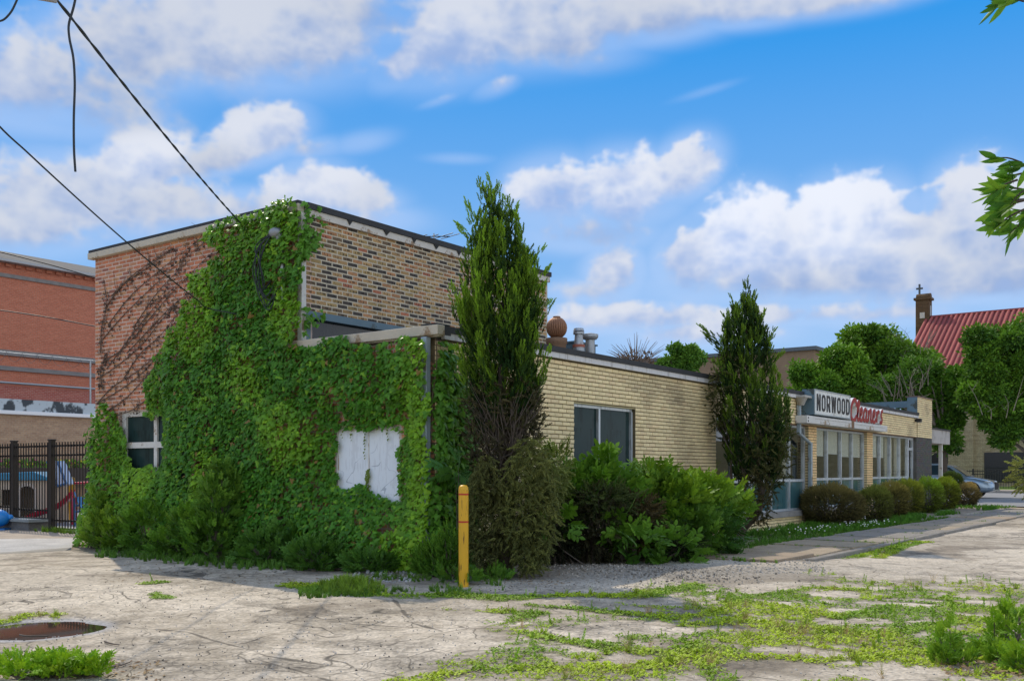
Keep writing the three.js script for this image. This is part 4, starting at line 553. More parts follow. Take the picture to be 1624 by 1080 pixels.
// ---------- the vine over the front wall ----------
{
  const vine = thing('climbing_vine', 'dense green climbing vine covering most of the front wall from gutter to ground', 'climbing plant'), r = rnd(101), all = [];
  const floorOfBoard = (x) => { const p = [[-1.9, 1.0], [-1.5, 1.05], [-1.36, 1.13], [-1.22, 1.04], [-1.06, .95], [-.5, .89]]; for (let i = 0; i + 1 < p.length; i++) if (x < p[i + 1][0]) return mix(p[i][1], p[i + 1][1], clamp((x - p[i][0]) / (p[i + 1][0] - p[i][0]))); return .89; };
  for (let i = 0; i < 62000; i++) {
    const x = rr(-8.02, .06, r), y = rr(.02, 5.24, r), e = (fbm2(x * 3.2, y * 3.2 + 7, 3) - .5) * .34;
    if (!inPoly(IVY, x + e, y + e * .7)) continue;
    const rag = (n2(x * 9, y * 9) - .5) * .10;
    if (x > -1.82 + rag && x < -.61 + rag && y > floorOfBoard(x) + .03 + rag && y < 1.86 + rag * 1.2) continue;
    const gap = fbm2(x * 1.7 + 20, y * 1.7, 3); if (gap < .27 && y > .5 && x < -.5 && r() < .75) continue;
    if (r() < .24) continue;
    const rim = (a, b, c, d) => Math.hypot(Math.max(a - x, 0, x - b), Math.max(c - y, 0, y - d)), edge = sstep(0, .5, Math.min(rim(-1.86, -.55, .95, 1.91), rim(-7.2, -5.9, 1.4, 2.33))), bulge = fbm2(x * 2.4 + 4, y * 2.4, 3) * .75 + .25 * n2(x * 5, y * 5), low = sstep(1.2, .1, y), z = .015 + (bulge * .30 + low * .12 + r() * .08) * mix(.12, 1, edge), up = sstep(3.9, 5.0, y), s = rr(.05, .112, r) * (r() < .12 ? 1.35 : 1);
    const pn = fbm2(x * 1.1, y * 1.1 + 30, 3), youngLit = clamp(sstep(.48, .70, pn) * .6 + up * .4 + (r() < .12 ? .6 : 0) + sstep(-1.6, .1, x) * .22 + sstep(-5, -6.3, x) * .25);  // young tone in patches; sunlit look of the top put into the colour
    const old = r(); all.push({ m: M4(V(x, y, z), Q(rr(-1.05, .25, r), rr(-.8, .8, r), rr(-.9, .9, r)), V(s * rr(.85, 1.1, r), s * rr(.8, 1.15, r), s)), c: old < .012 ? [.30, .20, .06] : jit(mix3([.078, .235, .022], [.26, .48, .028], youngLit), .30, r), d: Math.hypot(x - EYE.x, z - EYE.z) - s * 14 });
  }
  for (let i = 0; i < 2300; i++) {                                   // round the corner, over the pipe and the start of the cream wall
    const z = -rr(0, .98, r), y = rr(.02, 2.98, r), lim = .28 + .62 * sstep(2.9, 1.9, y) * (.6 + .7 * fbm2(y * 1.3, 3, 3)); if (-z > lim) continue; const s = rr(.08, .135, r);
    all.push({ m: M4(V(.03 + r() * .16, y, z), Q(rr(-.8, .1, r), Math.PI / 2 + rr(-.8, .8, r), rr(-.6, .6, r)), V(s, s, s)), c: jit(mix3([.07, .20, .024], [.20, .40, .03], clamp(r() * r() + .15)), .22, r), d: Math.hypot(.1 - EYE.x, z - EYE.z) - s * 14 });
  }
  for (const [py, n, dx] of [[335, 26, .22], [372, 60, .2], [395, 34, .18], [540, 20, .4], [500, 24, .2]]) { const p = onX(482, py, -2.5); for (let i = 0; i < n; i++) { const s = rr(.07, .12, r); all.push({ m: M4(V(-2.5 + r() * .1, p.y + rr(-.16, .12, r), .05 - r() * r() * (dx + .25)), Q(rr(-.8, .2, r), Math.PI / 3 + rr(-.9, .9, r), rr(-.6, .6, r)), V(s, s, s)), c: jit([.12, .29, .03], .25, r), d: 20 }); } }
  for (let i = 0; i < 330; i++) { const y = rr(.02, 2.75, r), s = rr(.07, .12, r); all.push({ m: M4(V(rr(-.03, .16, r), y, rr(-.06, .05, r) + (y < 1.2 ? .12 : 0)), Q(rr(-.8, .1, r), .6 + rr(-.8, .8, r), rr(-.6, .6, r)), V(s, s, s)), c: jit([.11, .28, .028], .3, r), d: 20 }); }
  for (const [x, top, n] of [[-1.27, 1.86, 10], [-1.55, 1.86, 4], [-.85, 1.86, 4], [-1.72, 1.86, 3]]) for (let i = 0; i < n; i++) { const s = rr(.026, .055, r); all.push({ m: M4(V(x + rr(-.02, .02, r), top - i * .042, -.005 + r() * .02), Q(-.3, rr(-.5, .5, r), rr(-.8, .8, r)), V(s, s, s)), c: jit([.17, .22, .025], .2, r), d: 20 }); }
  for (let i = 0; i < 26; i++) { const s = rr(.04, .08, r); all.push({ m: M4(V(-1.22 + rr(-.03, .03, r), 1.05 + i * .011, .0 + r() * .02), Q(-.3, rr(-.5, .5, r), rr(-.8, .8, r)), V(s, s, s)), c: jit([.16, .22, .03], .2, r), d: 20 }); }
  all.sort((a, b) => a.d - b.d);
  const mats = [[.08, .235, .022], [.11, .28, .023], [.15, .34, .024], [.21, .42, .026], [.27, .48, .028]].map((c) => { const m = MAT.ivy.clone(); m.color.setRGB(...c); return m; });
  for (const l of all.slice(0, 300)) { const k = mats.reduce((b, m, i) => Math.abs(m.color.g - l.c[1]) < Math.abs(mats[b].color.g - l.c[1]) ? i : b, 0), m = part('leaf', lobed, mats[k], vine); m.applyMatrix4(l.m); }
  copies('foliage', lobed, MAT.ivy, all.slice(300).map((l) => [l.m, l.c]), vine);
  const st = []; for (let k = 0; k < 26; k++) { let x = rr(-5.2, -.1, r), y = 0; if (x > -2.5 && x < -.35) continue; const p = [V(x, 0, .03)]; while (y < (x < -2.6 ? 4.4 : 2.8)) { y += .45; x += rr(-.14, .14, r); p.push(V(x, y, .035)); } st.push(tapered(p, .022, .006, 5)); } part('stem', st, MAT.deadStem, vine).userData.kind = 'stuff';
  // bare stems left on the red bricks, with the withered pads along them
  const dead = thing('bare_vine_stems', 'bare brown vine stems fanning over the upper red brick wall', 'climbing plant'), pads = [], S = (...p) => p.map(([x, y]) => { const q = onZ(x, y, .02); return V(q.x, q.y, .018); });
  const runs = [[[152, 640], [180, 612], [215, 590], [250, 560], [290, 510], [318, 478]], [[152, 640], [190, 618], [228, 588], [262, 545], [300, 492], [322, 470]], [[165, 655], [200, 630], [235, 592], [268, 553], [303, 520]], [[155, 600], [185, 580], [225, 545], [262, 500], [295, 470], [322, 440]], [[160, 575], [195, 552], [232, 510], [268, 468], [310, 425], [338, 398]], [[160, 540], [190, 505], [225, 470], [268, 430], [310, 395], [338, 372]], [[170, 515], [205, 470], [245, 435], [282, 405], [320, 378]], [[165, 490], [190, 455], [228, 428], [262, 402], [300, 384]], [[158, 560], [160, 520], [168, 480], [162, 440]], [[230, 600], [265, 560], [285, 520], [312, 492]], [[180, 660], [205, 652], [230, 635], [262, 612], [285, 585]], [[175, 470], [205, 440], [240, 415], [275, 392]], [[200, 560], [238, 520], [275, 482], [312, 455]], [[160, 615], [158, 585], [172, 560]], [[240, 655], [262, 630], [280, 600], [300, 570]], [[195, 600], [222, 560], [255, 530], [285, 490]], [[168, 585], [205, 535], [250, 480], [292, 440]], [[210, 520], [250, 462], [300, 412]]];
  for (const q of runs) { const p = S(...q), m = part('stem', tapered(p, .010, .003, 5), MAT.deadStem, dead), c = new THREE.CatmullRomCurve3(p); for (let k = 0; k < 85; k++) { const a = c.getPoint(r()), s = rr(.018, .055, r); pads.push([M4(V(a.x + rr(-.10, .10, r), a.y + rr(-.12, .03, r), rr(.01, .035, r)), Q(rr(-1, .4, r), rr(-.9, .9, r), rr(-2, 2, r)), V(s, s * 1.25, s)), jit([.075, .052, .038], .5, r)]); } const tw = []; for (let k = 0; k < 7; k++) { const a = c.getPoint(rr(.1, .95, r)); tw.push(tapered([V(a.x, a.y, .015), V(a.x + rr(-.15, .18, r), a.y + rr(-.05, .16, r), .018), V(a.x + rr(-.25, .3, r), a.y + rr(.05, .34, r), .014)], .006, .002, 4)); } part('twig', tw, MAT.deadStem, dead).userData.kind = 'stuff'; }
  copies('withered_pads', lobed, MAT.dry, pads, dead);
}
// ---------- evergreens ----------
// outline rows: [photo row, middle, half width] at one distance
function evergreen(name, label, base, d, rows, o) {
  const r = rnd(o.seed), t = thing(name, label, 'tree', base), k = d / FOCAL, L = (v) => v.clone().sub(base), pts = [], list = [], brown = [];
  const row = (y) => { for (let i = 0; i + 1 < rows.length; i++) if (y <= rows[i + 1][0]) { const f = clamp((y - rows[i][0]) / (rows[i + 1][0] - rows[i][0])); return [mix(rows[i][1], rows[i + 1][1], f), mix(rows[i][2], rows[i + 1][2], f)]; } return [rows.at(-1)[1], rows.at(-1)[2]]; };
  const place = (y, az, f) => { const [xc, hw] = row(y), p = at(xc, y, d), rad = hw * k * f; return p.addScaledVector(RT, Math.cos(az) * rad).addScaledVector(FW, Math.sin(az) * rad * .9); };
  for (let i = 0; i < o.plumes; i++) {
    const az = r() * 6.283, top = o.tips && i < o.tips.length ? o.tips[i] : null, y1 = top ? top[1] : mix(o.y0, o.y1, Math.pow(r(), .8)), f = rr(.62, 1.06, r) * (i % 5 === 0 ? .55 : 1), e = top ? at(top[0], top[1], d + rr(-.1, .1, r)) : place(y1, az, f), len = rr(o.len[0], o.len[1], r), ys = Math.min(rows.at(-1)[0], y1 + len / k), s = place(ys, top ? 0 : az, top ? 0 : f * .62), mid = s.clone().lerp(e, .55).addScaledVector(RT, Math.cos(az) * .06), c = new THREE.QuadraticBezierCurve3(s, mid, e), n = o.per;
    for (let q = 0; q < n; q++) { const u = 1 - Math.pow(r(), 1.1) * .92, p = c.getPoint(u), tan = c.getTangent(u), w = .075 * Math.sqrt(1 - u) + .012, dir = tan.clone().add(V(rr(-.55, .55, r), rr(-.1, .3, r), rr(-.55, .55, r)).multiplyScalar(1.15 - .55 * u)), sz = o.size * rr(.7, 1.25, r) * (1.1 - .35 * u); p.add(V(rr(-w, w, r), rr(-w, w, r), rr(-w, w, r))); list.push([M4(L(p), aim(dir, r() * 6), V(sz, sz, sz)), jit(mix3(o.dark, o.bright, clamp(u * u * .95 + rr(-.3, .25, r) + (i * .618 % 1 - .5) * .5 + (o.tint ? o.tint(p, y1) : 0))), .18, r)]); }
  }
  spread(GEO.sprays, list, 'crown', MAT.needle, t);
  for (const z of o.zones ?? []) { const [x0, x1, y0, y1, dd, n, c0, c1, hang] = z; for (let i = 0; i < n; i++) { const a = r() * 6.283, q = Math.pow(r(), .45), px = (x0 + x1) / 2 + Math.cos(a) * q * (x1 - x0) / 2, py = (y0 + y1) / 2 + Math.sin(a) * q * (y1 - y0) / 2, p = at(px, py, dd + rr(-.35, .35, r)), sz = o.size * rr(.8, 1.35, r); brown.push([M4(L(p), aim(V(rr(-.7, .7, r), hang + rr(-.5, .5, r), rr(-.7, .7, r)), r() * 6), V(sz, sz, sz)), jit(mix3(c0, c1, clamp(r() * .8 + (y1 - py) / (y1 - y0) * .4)), .22, r)]); } }
  if (brown.length) spread(GEO.fine, brown, 'withered_foliage', MAT.needle, t);
  part('trunk', o.trunks.map(([p, a, b]) => tapered(p.map(([x, y, dd]) => L(at(x, y, dd ?? d))), a, b, 8)), MAT.bark, t);
  const tw = []; for (let i = 0; i < (o.twigs ?? 0); i++) { const [x0, x1, y0, y1] = o.twigBox, bx = mix((x0 + x1) / 2, rr(x0, x1, r), .35), ex = rr(x0 - 6, x1 + 6, r), by = rr((y0 + y1) / 2, y1, r), ey = by - rr(35, 90, r), dd = d + rr(-.4, .4, r); tw.push(tapered([L(at(bx, by, d + (dd - d) * .3)), L(at(mix(bx, ex, .55), mix(by, ey, .4), mix(d, dd, .7))), L(at(ex, ey, dd))], rr(.006, .012, r), .002, 4)); if (r() < .6) { const m = L(at(mix(bx, ex, .6), mix(by, ey, .5), mix(d, dd, .7))); tw.push(tapered([m, m.clone().add(V(rr(-.1, .1, r), rr(.08, .2, r), rr(-.1, .1, r)))], .006, .002, 3)); } } if (tw.length) part('dead_branches', tw, MAT.twig, t).userData.kind = 'stuff';
  return t;
}
{
  const b1 = at(803, 917, 12.15).setY(0);
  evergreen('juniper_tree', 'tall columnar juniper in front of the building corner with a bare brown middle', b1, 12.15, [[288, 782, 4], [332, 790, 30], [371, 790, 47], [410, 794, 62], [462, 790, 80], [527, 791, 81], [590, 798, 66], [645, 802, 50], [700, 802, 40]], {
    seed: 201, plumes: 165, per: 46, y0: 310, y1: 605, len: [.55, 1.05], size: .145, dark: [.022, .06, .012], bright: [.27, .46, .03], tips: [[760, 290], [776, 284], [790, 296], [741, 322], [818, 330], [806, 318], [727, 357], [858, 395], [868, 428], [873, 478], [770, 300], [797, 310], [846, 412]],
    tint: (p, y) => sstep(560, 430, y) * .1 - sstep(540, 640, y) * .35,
    zones: [[738, 806, 600, 760, 12.1, 420, [.035, .032, .016], [.10, .085, .035], .3], [795, 862, 600, 730, 12.2, 420, [.035, .032, .016], [.11, .10, .04], .3], [742, 800, 720, 905, 12.0, 1150, [.055, .062, .022], [.17, .18, .05], -.5], [798, 884, 692, 908, 11.9, 1300, [.07, .085, .024], [.22, .235, .06], -.45], [845, 900, 725, 800, 12.4, 180, [.11, .14, .035], [.22, .26, .06], -.3]],
    trunks: [[[[800, 920], [797, 820], [802, 740], [796, 640], [795, 480]], .075, .03], [[[806, 915], [812, 800], [832, 690], [838, 600]], .045, .012], [[[798, 800], [775, 720], [765, 630]], .04, .012], [[[800, 780], [822, 700], [818, 600]], .035, .012], [[[793, 860], [770, 790], [756, 720]], .03, .01]], twigs: 230, twigBox: [742, 862, 590, 760],
  });
  const b2 = at(1178, 853, 19.1).setY(0);
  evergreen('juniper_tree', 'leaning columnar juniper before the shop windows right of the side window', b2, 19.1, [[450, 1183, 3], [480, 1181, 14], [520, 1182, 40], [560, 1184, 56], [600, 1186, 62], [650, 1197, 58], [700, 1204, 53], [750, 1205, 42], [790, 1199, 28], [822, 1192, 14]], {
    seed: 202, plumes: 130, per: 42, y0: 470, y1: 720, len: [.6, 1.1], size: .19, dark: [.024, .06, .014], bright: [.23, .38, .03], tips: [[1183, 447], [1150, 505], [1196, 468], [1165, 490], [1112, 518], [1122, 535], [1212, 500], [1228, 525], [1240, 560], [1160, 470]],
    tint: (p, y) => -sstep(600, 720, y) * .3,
    zones: [[1120, 1185, 560, 700, 19.1, 260, [.05, .048, .02], [.11, .12, .03], 0], [1185, 1256, 640, 775, 18.9, 420, [.05, .055, .02], [.12, .125, .035], -.2], [1168, 1228, 740, 832, 18.9, 240, [.045, .042, .018], [.11, .10, .03], -.4]],
    trunks: [[[[1172, 856], [1182, 836], [1204, 812], [1207, 770], [1190, 640], [1184, 500]], .075, .02], [[[1178, 842], [1165, 800], [1160, 730], [1166, 640]], .04, .012], [[[1204, 800], [1222, 740], [1215, 640]], .035, .01]], twigs: 40, twigBox: [1140, 1225, 620, 760],
  });
}
// ---------- bushes, saplings and weeds ----------
function bush(name, label, cat, geos, mat, lobes, o) {               // lobes: [px, py, half width, half height, distance]
  const r = rnd(o.seed), f = lobes[0], base = at(f[0], f[1], f[4]).setY(0), t = thing(name, label, cat, base, 0, o.group), list = [], stems = [];
  for (const [px, py, rx, ry, d, n = 150, c0 = o.c0, c1 = o.c1] of lobes) {
    const c = at(px, py, d).sub(base), k = d / FOCAL, X = rx * k, Y = ry * k, Z = (o.deep ?? .8) * X;
    for (let i = 0; i < n; i++) {
      const dir = V(rr(-1, 1, r), rr(-1, 1, r), rr(-1, 1, r)).normalize(), q = mix(o.shell ?? .35, 1, Math.pow(r(), .5)) * (1 + (o.rough ?? .2) * (n3(dir.x * 2 + px, dir.y * 2, dir.z * 2) - .5) * 2), p = V(c.x + dir.x * X * q, c.y + dir.y * Y * q, c.z + dir.z * Z * q); if (p.y < .02) p.y = .02 + r() * .1;
      const s = o.size * rr(.7, 1.25, r), g = V(dir.x, dir.y * .6 + (o.up ?? .5), dir.z).add(V(rr(-.5, .5, r), rr(-.4, .4, r), rr(-.5, .5, r)));
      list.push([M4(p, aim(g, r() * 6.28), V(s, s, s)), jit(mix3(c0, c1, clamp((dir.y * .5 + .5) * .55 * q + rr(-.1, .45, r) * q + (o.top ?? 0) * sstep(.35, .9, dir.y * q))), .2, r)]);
      if (r() < (o.stemRate ?? .12)) stems.push(tapered([V(c.x * .6 + rr(-.1, .1, r), 0, c.z * .6 + rr(-.1, .1, r)), V(mix(c.x, p.x, .5), mix(0, p.y, .55), mix(c.z, p.z, .5)), p], .011, .003, 4));
    }
  }
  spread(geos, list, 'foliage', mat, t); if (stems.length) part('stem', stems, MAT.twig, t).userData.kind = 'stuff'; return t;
}
const G1 = [.075, .19, .02], G2 = [.21, .41, .028], DK = [.04, .11, .016], YG = [.35, .54, .03];
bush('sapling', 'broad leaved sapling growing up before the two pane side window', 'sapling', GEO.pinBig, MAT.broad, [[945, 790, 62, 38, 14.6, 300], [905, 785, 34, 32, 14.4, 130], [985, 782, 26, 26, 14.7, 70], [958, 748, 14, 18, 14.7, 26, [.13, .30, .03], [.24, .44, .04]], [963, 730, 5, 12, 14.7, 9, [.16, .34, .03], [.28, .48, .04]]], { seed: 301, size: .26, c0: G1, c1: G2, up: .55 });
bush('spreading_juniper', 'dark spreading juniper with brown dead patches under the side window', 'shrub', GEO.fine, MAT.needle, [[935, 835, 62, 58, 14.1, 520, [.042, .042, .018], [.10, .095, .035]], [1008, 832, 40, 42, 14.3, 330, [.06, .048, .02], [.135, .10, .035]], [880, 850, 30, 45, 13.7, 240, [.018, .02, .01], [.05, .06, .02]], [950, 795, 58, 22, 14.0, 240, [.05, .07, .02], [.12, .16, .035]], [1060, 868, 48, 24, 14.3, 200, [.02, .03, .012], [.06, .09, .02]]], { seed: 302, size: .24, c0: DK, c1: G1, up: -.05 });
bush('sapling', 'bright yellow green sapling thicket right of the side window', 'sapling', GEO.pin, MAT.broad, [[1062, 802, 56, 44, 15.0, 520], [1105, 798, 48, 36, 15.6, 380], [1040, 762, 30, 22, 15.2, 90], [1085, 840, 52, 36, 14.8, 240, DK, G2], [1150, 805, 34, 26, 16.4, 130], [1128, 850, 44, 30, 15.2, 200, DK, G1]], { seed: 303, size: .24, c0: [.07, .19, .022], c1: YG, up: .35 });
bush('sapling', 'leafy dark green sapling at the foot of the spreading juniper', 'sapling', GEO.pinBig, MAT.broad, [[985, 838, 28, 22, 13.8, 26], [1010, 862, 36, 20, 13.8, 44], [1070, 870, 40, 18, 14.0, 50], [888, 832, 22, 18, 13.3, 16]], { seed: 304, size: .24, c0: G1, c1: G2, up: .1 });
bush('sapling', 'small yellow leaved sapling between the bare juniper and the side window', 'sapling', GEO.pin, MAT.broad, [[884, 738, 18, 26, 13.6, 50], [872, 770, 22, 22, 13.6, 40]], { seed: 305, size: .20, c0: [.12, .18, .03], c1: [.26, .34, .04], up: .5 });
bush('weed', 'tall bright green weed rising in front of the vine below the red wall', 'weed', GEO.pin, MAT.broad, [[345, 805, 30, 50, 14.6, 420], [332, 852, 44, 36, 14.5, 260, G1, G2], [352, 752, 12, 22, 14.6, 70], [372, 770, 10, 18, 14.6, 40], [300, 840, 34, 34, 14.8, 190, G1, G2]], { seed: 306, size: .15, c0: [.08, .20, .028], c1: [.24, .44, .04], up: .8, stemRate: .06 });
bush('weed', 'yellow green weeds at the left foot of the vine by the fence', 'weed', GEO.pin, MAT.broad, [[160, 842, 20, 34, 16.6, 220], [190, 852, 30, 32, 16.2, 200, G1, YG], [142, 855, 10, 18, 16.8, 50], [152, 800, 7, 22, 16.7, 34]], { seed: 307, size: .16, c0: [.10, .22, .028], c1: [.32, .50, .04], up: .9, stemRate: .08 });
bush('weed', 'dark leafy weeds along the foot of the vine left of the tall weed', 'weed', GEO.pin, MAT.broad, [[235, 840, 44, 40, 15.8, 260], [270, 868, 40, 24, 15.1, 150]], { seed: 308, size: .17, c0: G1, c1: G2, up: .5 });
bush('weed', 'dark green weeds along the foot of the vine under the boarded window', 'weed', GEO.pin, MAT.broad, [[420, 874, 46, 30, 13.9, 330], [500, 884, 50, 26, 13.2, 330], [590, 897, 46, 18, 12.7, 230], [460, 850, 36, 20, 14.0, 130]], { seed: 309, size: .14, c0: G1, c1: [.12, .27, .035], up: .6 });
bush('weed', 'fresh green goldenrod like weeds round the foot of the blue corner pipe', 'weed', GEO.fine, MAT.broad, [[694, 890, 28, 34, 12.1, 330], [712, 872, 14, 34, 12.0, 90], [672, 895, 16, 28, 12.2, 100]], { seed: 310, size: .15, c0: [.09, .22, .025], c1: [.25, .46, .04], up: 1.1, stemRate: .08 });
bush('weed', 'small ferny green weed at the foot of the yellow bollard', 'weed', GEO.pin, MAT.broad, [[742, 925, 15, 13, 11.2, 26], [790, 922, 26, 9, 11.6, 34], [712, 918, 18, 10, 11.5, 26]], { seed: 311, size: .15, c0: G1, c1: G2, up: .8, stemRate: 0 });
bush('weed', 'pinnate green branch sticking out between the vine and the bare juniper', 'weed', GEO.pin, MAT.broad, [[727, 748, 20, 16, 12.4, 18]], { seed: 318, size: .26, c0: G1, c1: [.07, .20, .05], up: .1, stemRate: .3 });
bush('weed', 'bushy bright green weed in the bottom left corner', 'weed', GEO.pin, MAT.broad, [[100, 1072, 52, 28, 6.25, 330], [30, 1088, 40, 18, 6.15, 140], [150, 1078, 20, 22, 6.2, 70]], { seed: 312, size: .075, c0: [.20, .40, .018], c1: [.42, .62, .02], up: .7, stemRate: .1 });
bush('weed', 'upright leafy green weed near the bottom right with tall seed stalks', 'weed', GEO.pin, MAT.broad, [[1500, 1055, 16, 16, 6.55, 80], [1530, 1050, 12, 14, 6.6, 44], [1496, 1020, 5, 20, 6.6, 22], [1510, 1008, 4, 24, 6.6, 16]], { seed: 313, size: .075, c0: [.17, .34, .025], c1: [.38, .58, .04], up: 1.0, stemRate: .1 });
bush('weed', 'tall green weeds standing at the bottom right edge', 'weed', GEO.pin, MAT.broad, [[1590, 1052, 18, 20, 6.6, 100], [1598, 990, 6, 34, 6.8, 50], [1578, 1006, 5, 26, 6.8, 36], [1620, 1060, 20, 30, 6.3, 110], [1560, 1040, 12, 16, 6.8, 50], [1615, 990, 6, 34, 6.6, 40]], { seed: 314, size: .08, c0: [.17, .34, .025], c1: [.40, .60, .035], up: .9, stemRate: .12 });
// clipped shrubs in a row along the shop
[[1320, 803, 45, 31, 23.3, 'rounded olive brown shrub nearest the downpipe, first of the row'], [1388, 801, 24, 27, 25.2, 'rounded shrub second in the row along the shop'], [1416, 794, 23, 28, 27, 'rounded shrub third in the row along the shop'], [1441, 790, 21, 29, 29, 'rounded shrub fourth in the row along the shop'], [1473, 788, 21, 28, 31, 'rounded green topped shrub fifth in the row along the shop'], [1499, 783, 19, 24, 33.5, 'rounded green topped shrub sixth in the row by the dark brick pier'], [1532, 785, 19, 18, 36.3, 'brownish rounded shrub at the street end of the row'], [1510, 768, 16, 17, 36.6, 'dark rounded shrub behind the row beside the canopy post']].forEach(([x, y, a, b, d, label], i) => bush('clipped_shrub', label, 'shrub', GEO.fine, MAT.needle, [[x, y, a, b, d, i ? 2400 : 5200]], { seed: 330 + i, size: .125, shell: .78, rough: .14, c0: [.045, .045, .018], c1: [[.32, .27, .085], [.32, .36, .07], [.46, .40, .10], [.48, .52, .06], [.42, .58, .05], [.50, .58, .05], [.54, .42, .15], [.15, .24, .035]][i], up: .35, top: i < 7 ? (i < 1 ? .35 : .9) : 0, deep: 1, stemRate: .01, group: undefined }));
bush('conifer_branch', 'drooping yellow green conifer at the right edge of the picture by the street', 'shrub', GEO.fine, MAT.needle, [[1650, 755, 36, 34, 24, 160, [.14, .16, .03], [.38, .40, .09]]], { seed: 345, size: .34, shell: .5, up: -.2, c0: G1, c1: YG, stemRate: .1 });
// ---------- trees behind ----------
function leafy(name, label, crowns, trunk, o) {                     // crowns: [px, py, half width, half height, clusters]
  const r = rnd(o.seed), d = o.d, base = at(trunk, 748, d).setY(0), t = thing(name, label, 'tree', base), list = [], br = [], top = at(trunk, crowns[0][1], d).sub(base);
  part('trunk', tapered([V(0, -.1, 0), V(.1, top.y * .35, 0), V(-.05, top.y * .7, .05), top], .028 * top.y, .06, 9), MAT.bark, t);
  for (const [px, py, rx, ry, n] of crowns) {
    const c = at(px, py, d).sub(base), k = d / FOCAL, X = rx * k, Y = ry * k, off = r() * 40;
    const lobes = [V(0, 0, 0)]; for (let i = 0; i < 13; i++) lobes.push(V(rr(-1, 1, r), rr(-.8, 1, r), rr(-1, 1, r)).normalize().multiplyScalar(rr(.45, .92, r))); const big = lobes.map((l, i) => i ? rr(.24, .46, r) : .5), tone = lobes.map(() => rr(-.2, .25, r));
    for (let i = 0; i < n * 3.6; i++) {
      const li = Math.floor(r() * lobes.length), l = lobes[li], e = V(rr(-1, 1, r), rr(-.8, 1, r), rr(-1, 1, r)).normalize(), up = e.y; e.multiplyScalar(big[li] * Math.pow(r(), .34) * (r() < .07 ? 1.3 : 1)).add(l);
      if (fbm3(e.x * 2.6 + off, e.y * 2.6 + 3, e.z * 2.6, 2) < .40) continue;
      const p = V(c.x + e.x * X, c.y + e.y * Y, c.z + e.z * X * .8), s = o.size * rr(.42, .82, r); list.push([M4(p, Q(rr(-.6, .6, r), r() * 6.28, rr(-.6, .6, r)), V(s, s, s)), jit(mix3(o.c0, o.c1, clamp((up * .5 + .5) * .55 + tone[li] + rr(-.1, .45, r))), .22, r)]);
    }
    for (let i = 0; i < 9; i++) { const e = V(c.x + rr(-.7, .7, r) * X, c.y + rr(-.6, .6, r) * Y, c.z + rr(-.5, .5, r) * X), s = V(0, Math.min(top.y * .55, e.y * .7), 0); br.push(tapered([s, s.clone().lerp(e, .5).add(V(0, .3, 0)), e], .10, .02, 5)); }
  }
  if (o.bare) for (const [px, py, n] of o.bare) { const c = at(px, py, d - 2).sub(base); for (let i = 0; i < n; i++) { const sx = rr(-1.2, 1.2, r), s0 = c.clone().add(V(sx * .6, rr(-1.0, -.3, r), rr(-.4, .4, r))), up = rr(.5, 1.5, r), e = s0.clone().add(V(sx * .7 + rr(-.5, .5, r), up, rr(-.3, .3, r))); br.push(tapered([s0, s0.clone().lerp(e, .5).add(V(rr(-.12, .12, r), .1, 0)), e], .018, .005, 4)); for (let q = 0; q < 2; q++) { const m = s0.clone().lerp(e, rr(.3, .8, r)); br.push(tapered([m, m.clone().add(V(rr(-.4, .4, r), rr(.1, .5, r), rr(-.2, .2, r)))], .010, .003, 3)); } } }
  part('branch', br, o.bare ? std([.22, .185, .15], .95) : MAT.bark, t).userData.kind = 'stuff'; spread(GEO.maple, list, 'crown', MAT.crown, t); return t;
}
const C0 = [.055, .15, .018], C1 = [.25, .44, .03];
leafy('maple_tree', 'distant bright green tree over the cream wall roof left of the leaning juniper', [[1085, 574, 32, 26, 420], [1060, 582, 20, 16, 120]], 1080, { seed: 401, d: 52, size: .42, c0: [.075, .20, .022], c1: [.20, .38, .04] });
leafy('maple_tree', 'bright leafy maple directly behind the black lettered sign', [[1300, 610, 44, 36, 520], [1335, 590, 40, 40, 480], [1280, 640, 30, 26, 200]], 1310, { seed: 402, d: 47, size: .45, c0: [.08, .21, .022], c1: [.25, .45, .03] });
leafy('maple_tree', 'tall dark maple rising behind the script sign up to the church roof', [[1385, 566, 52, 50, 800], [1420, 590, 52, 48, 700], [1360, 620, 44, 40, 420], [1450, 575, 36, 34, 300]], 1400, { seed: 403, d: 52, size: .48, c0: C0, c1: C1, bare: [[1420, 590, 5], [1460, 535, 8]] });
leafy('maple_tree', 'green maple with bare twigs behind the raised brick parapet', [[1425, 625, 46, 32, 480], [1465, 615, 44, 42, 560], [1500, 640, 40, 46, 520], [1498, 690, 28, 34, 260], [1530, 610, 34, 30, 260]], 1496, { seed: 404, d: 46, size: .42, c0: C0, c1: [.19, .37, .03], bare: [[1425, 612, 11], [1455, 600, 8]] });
leafy('maple_tree', 'big dark maple at the right edge hanging over the church wall', [[1590, 560, 54, 46, 760], [1615, 620, 60, 56, 900], [1570, 610, 38, 40, 420], [1598, 680, 40, 36, 420], [1650, 560, 60, 60, 500], [1592, 648, 46, 34, 420], [1560, 575, 26, 30, 160], [1548, 640, 22, 30, 150]], 1640, { seed: 405, d: 43, size: .42, c0: [.05, .14, .018], c1: [.22, .42, .03], bare: [[1580, 640, 4]] });
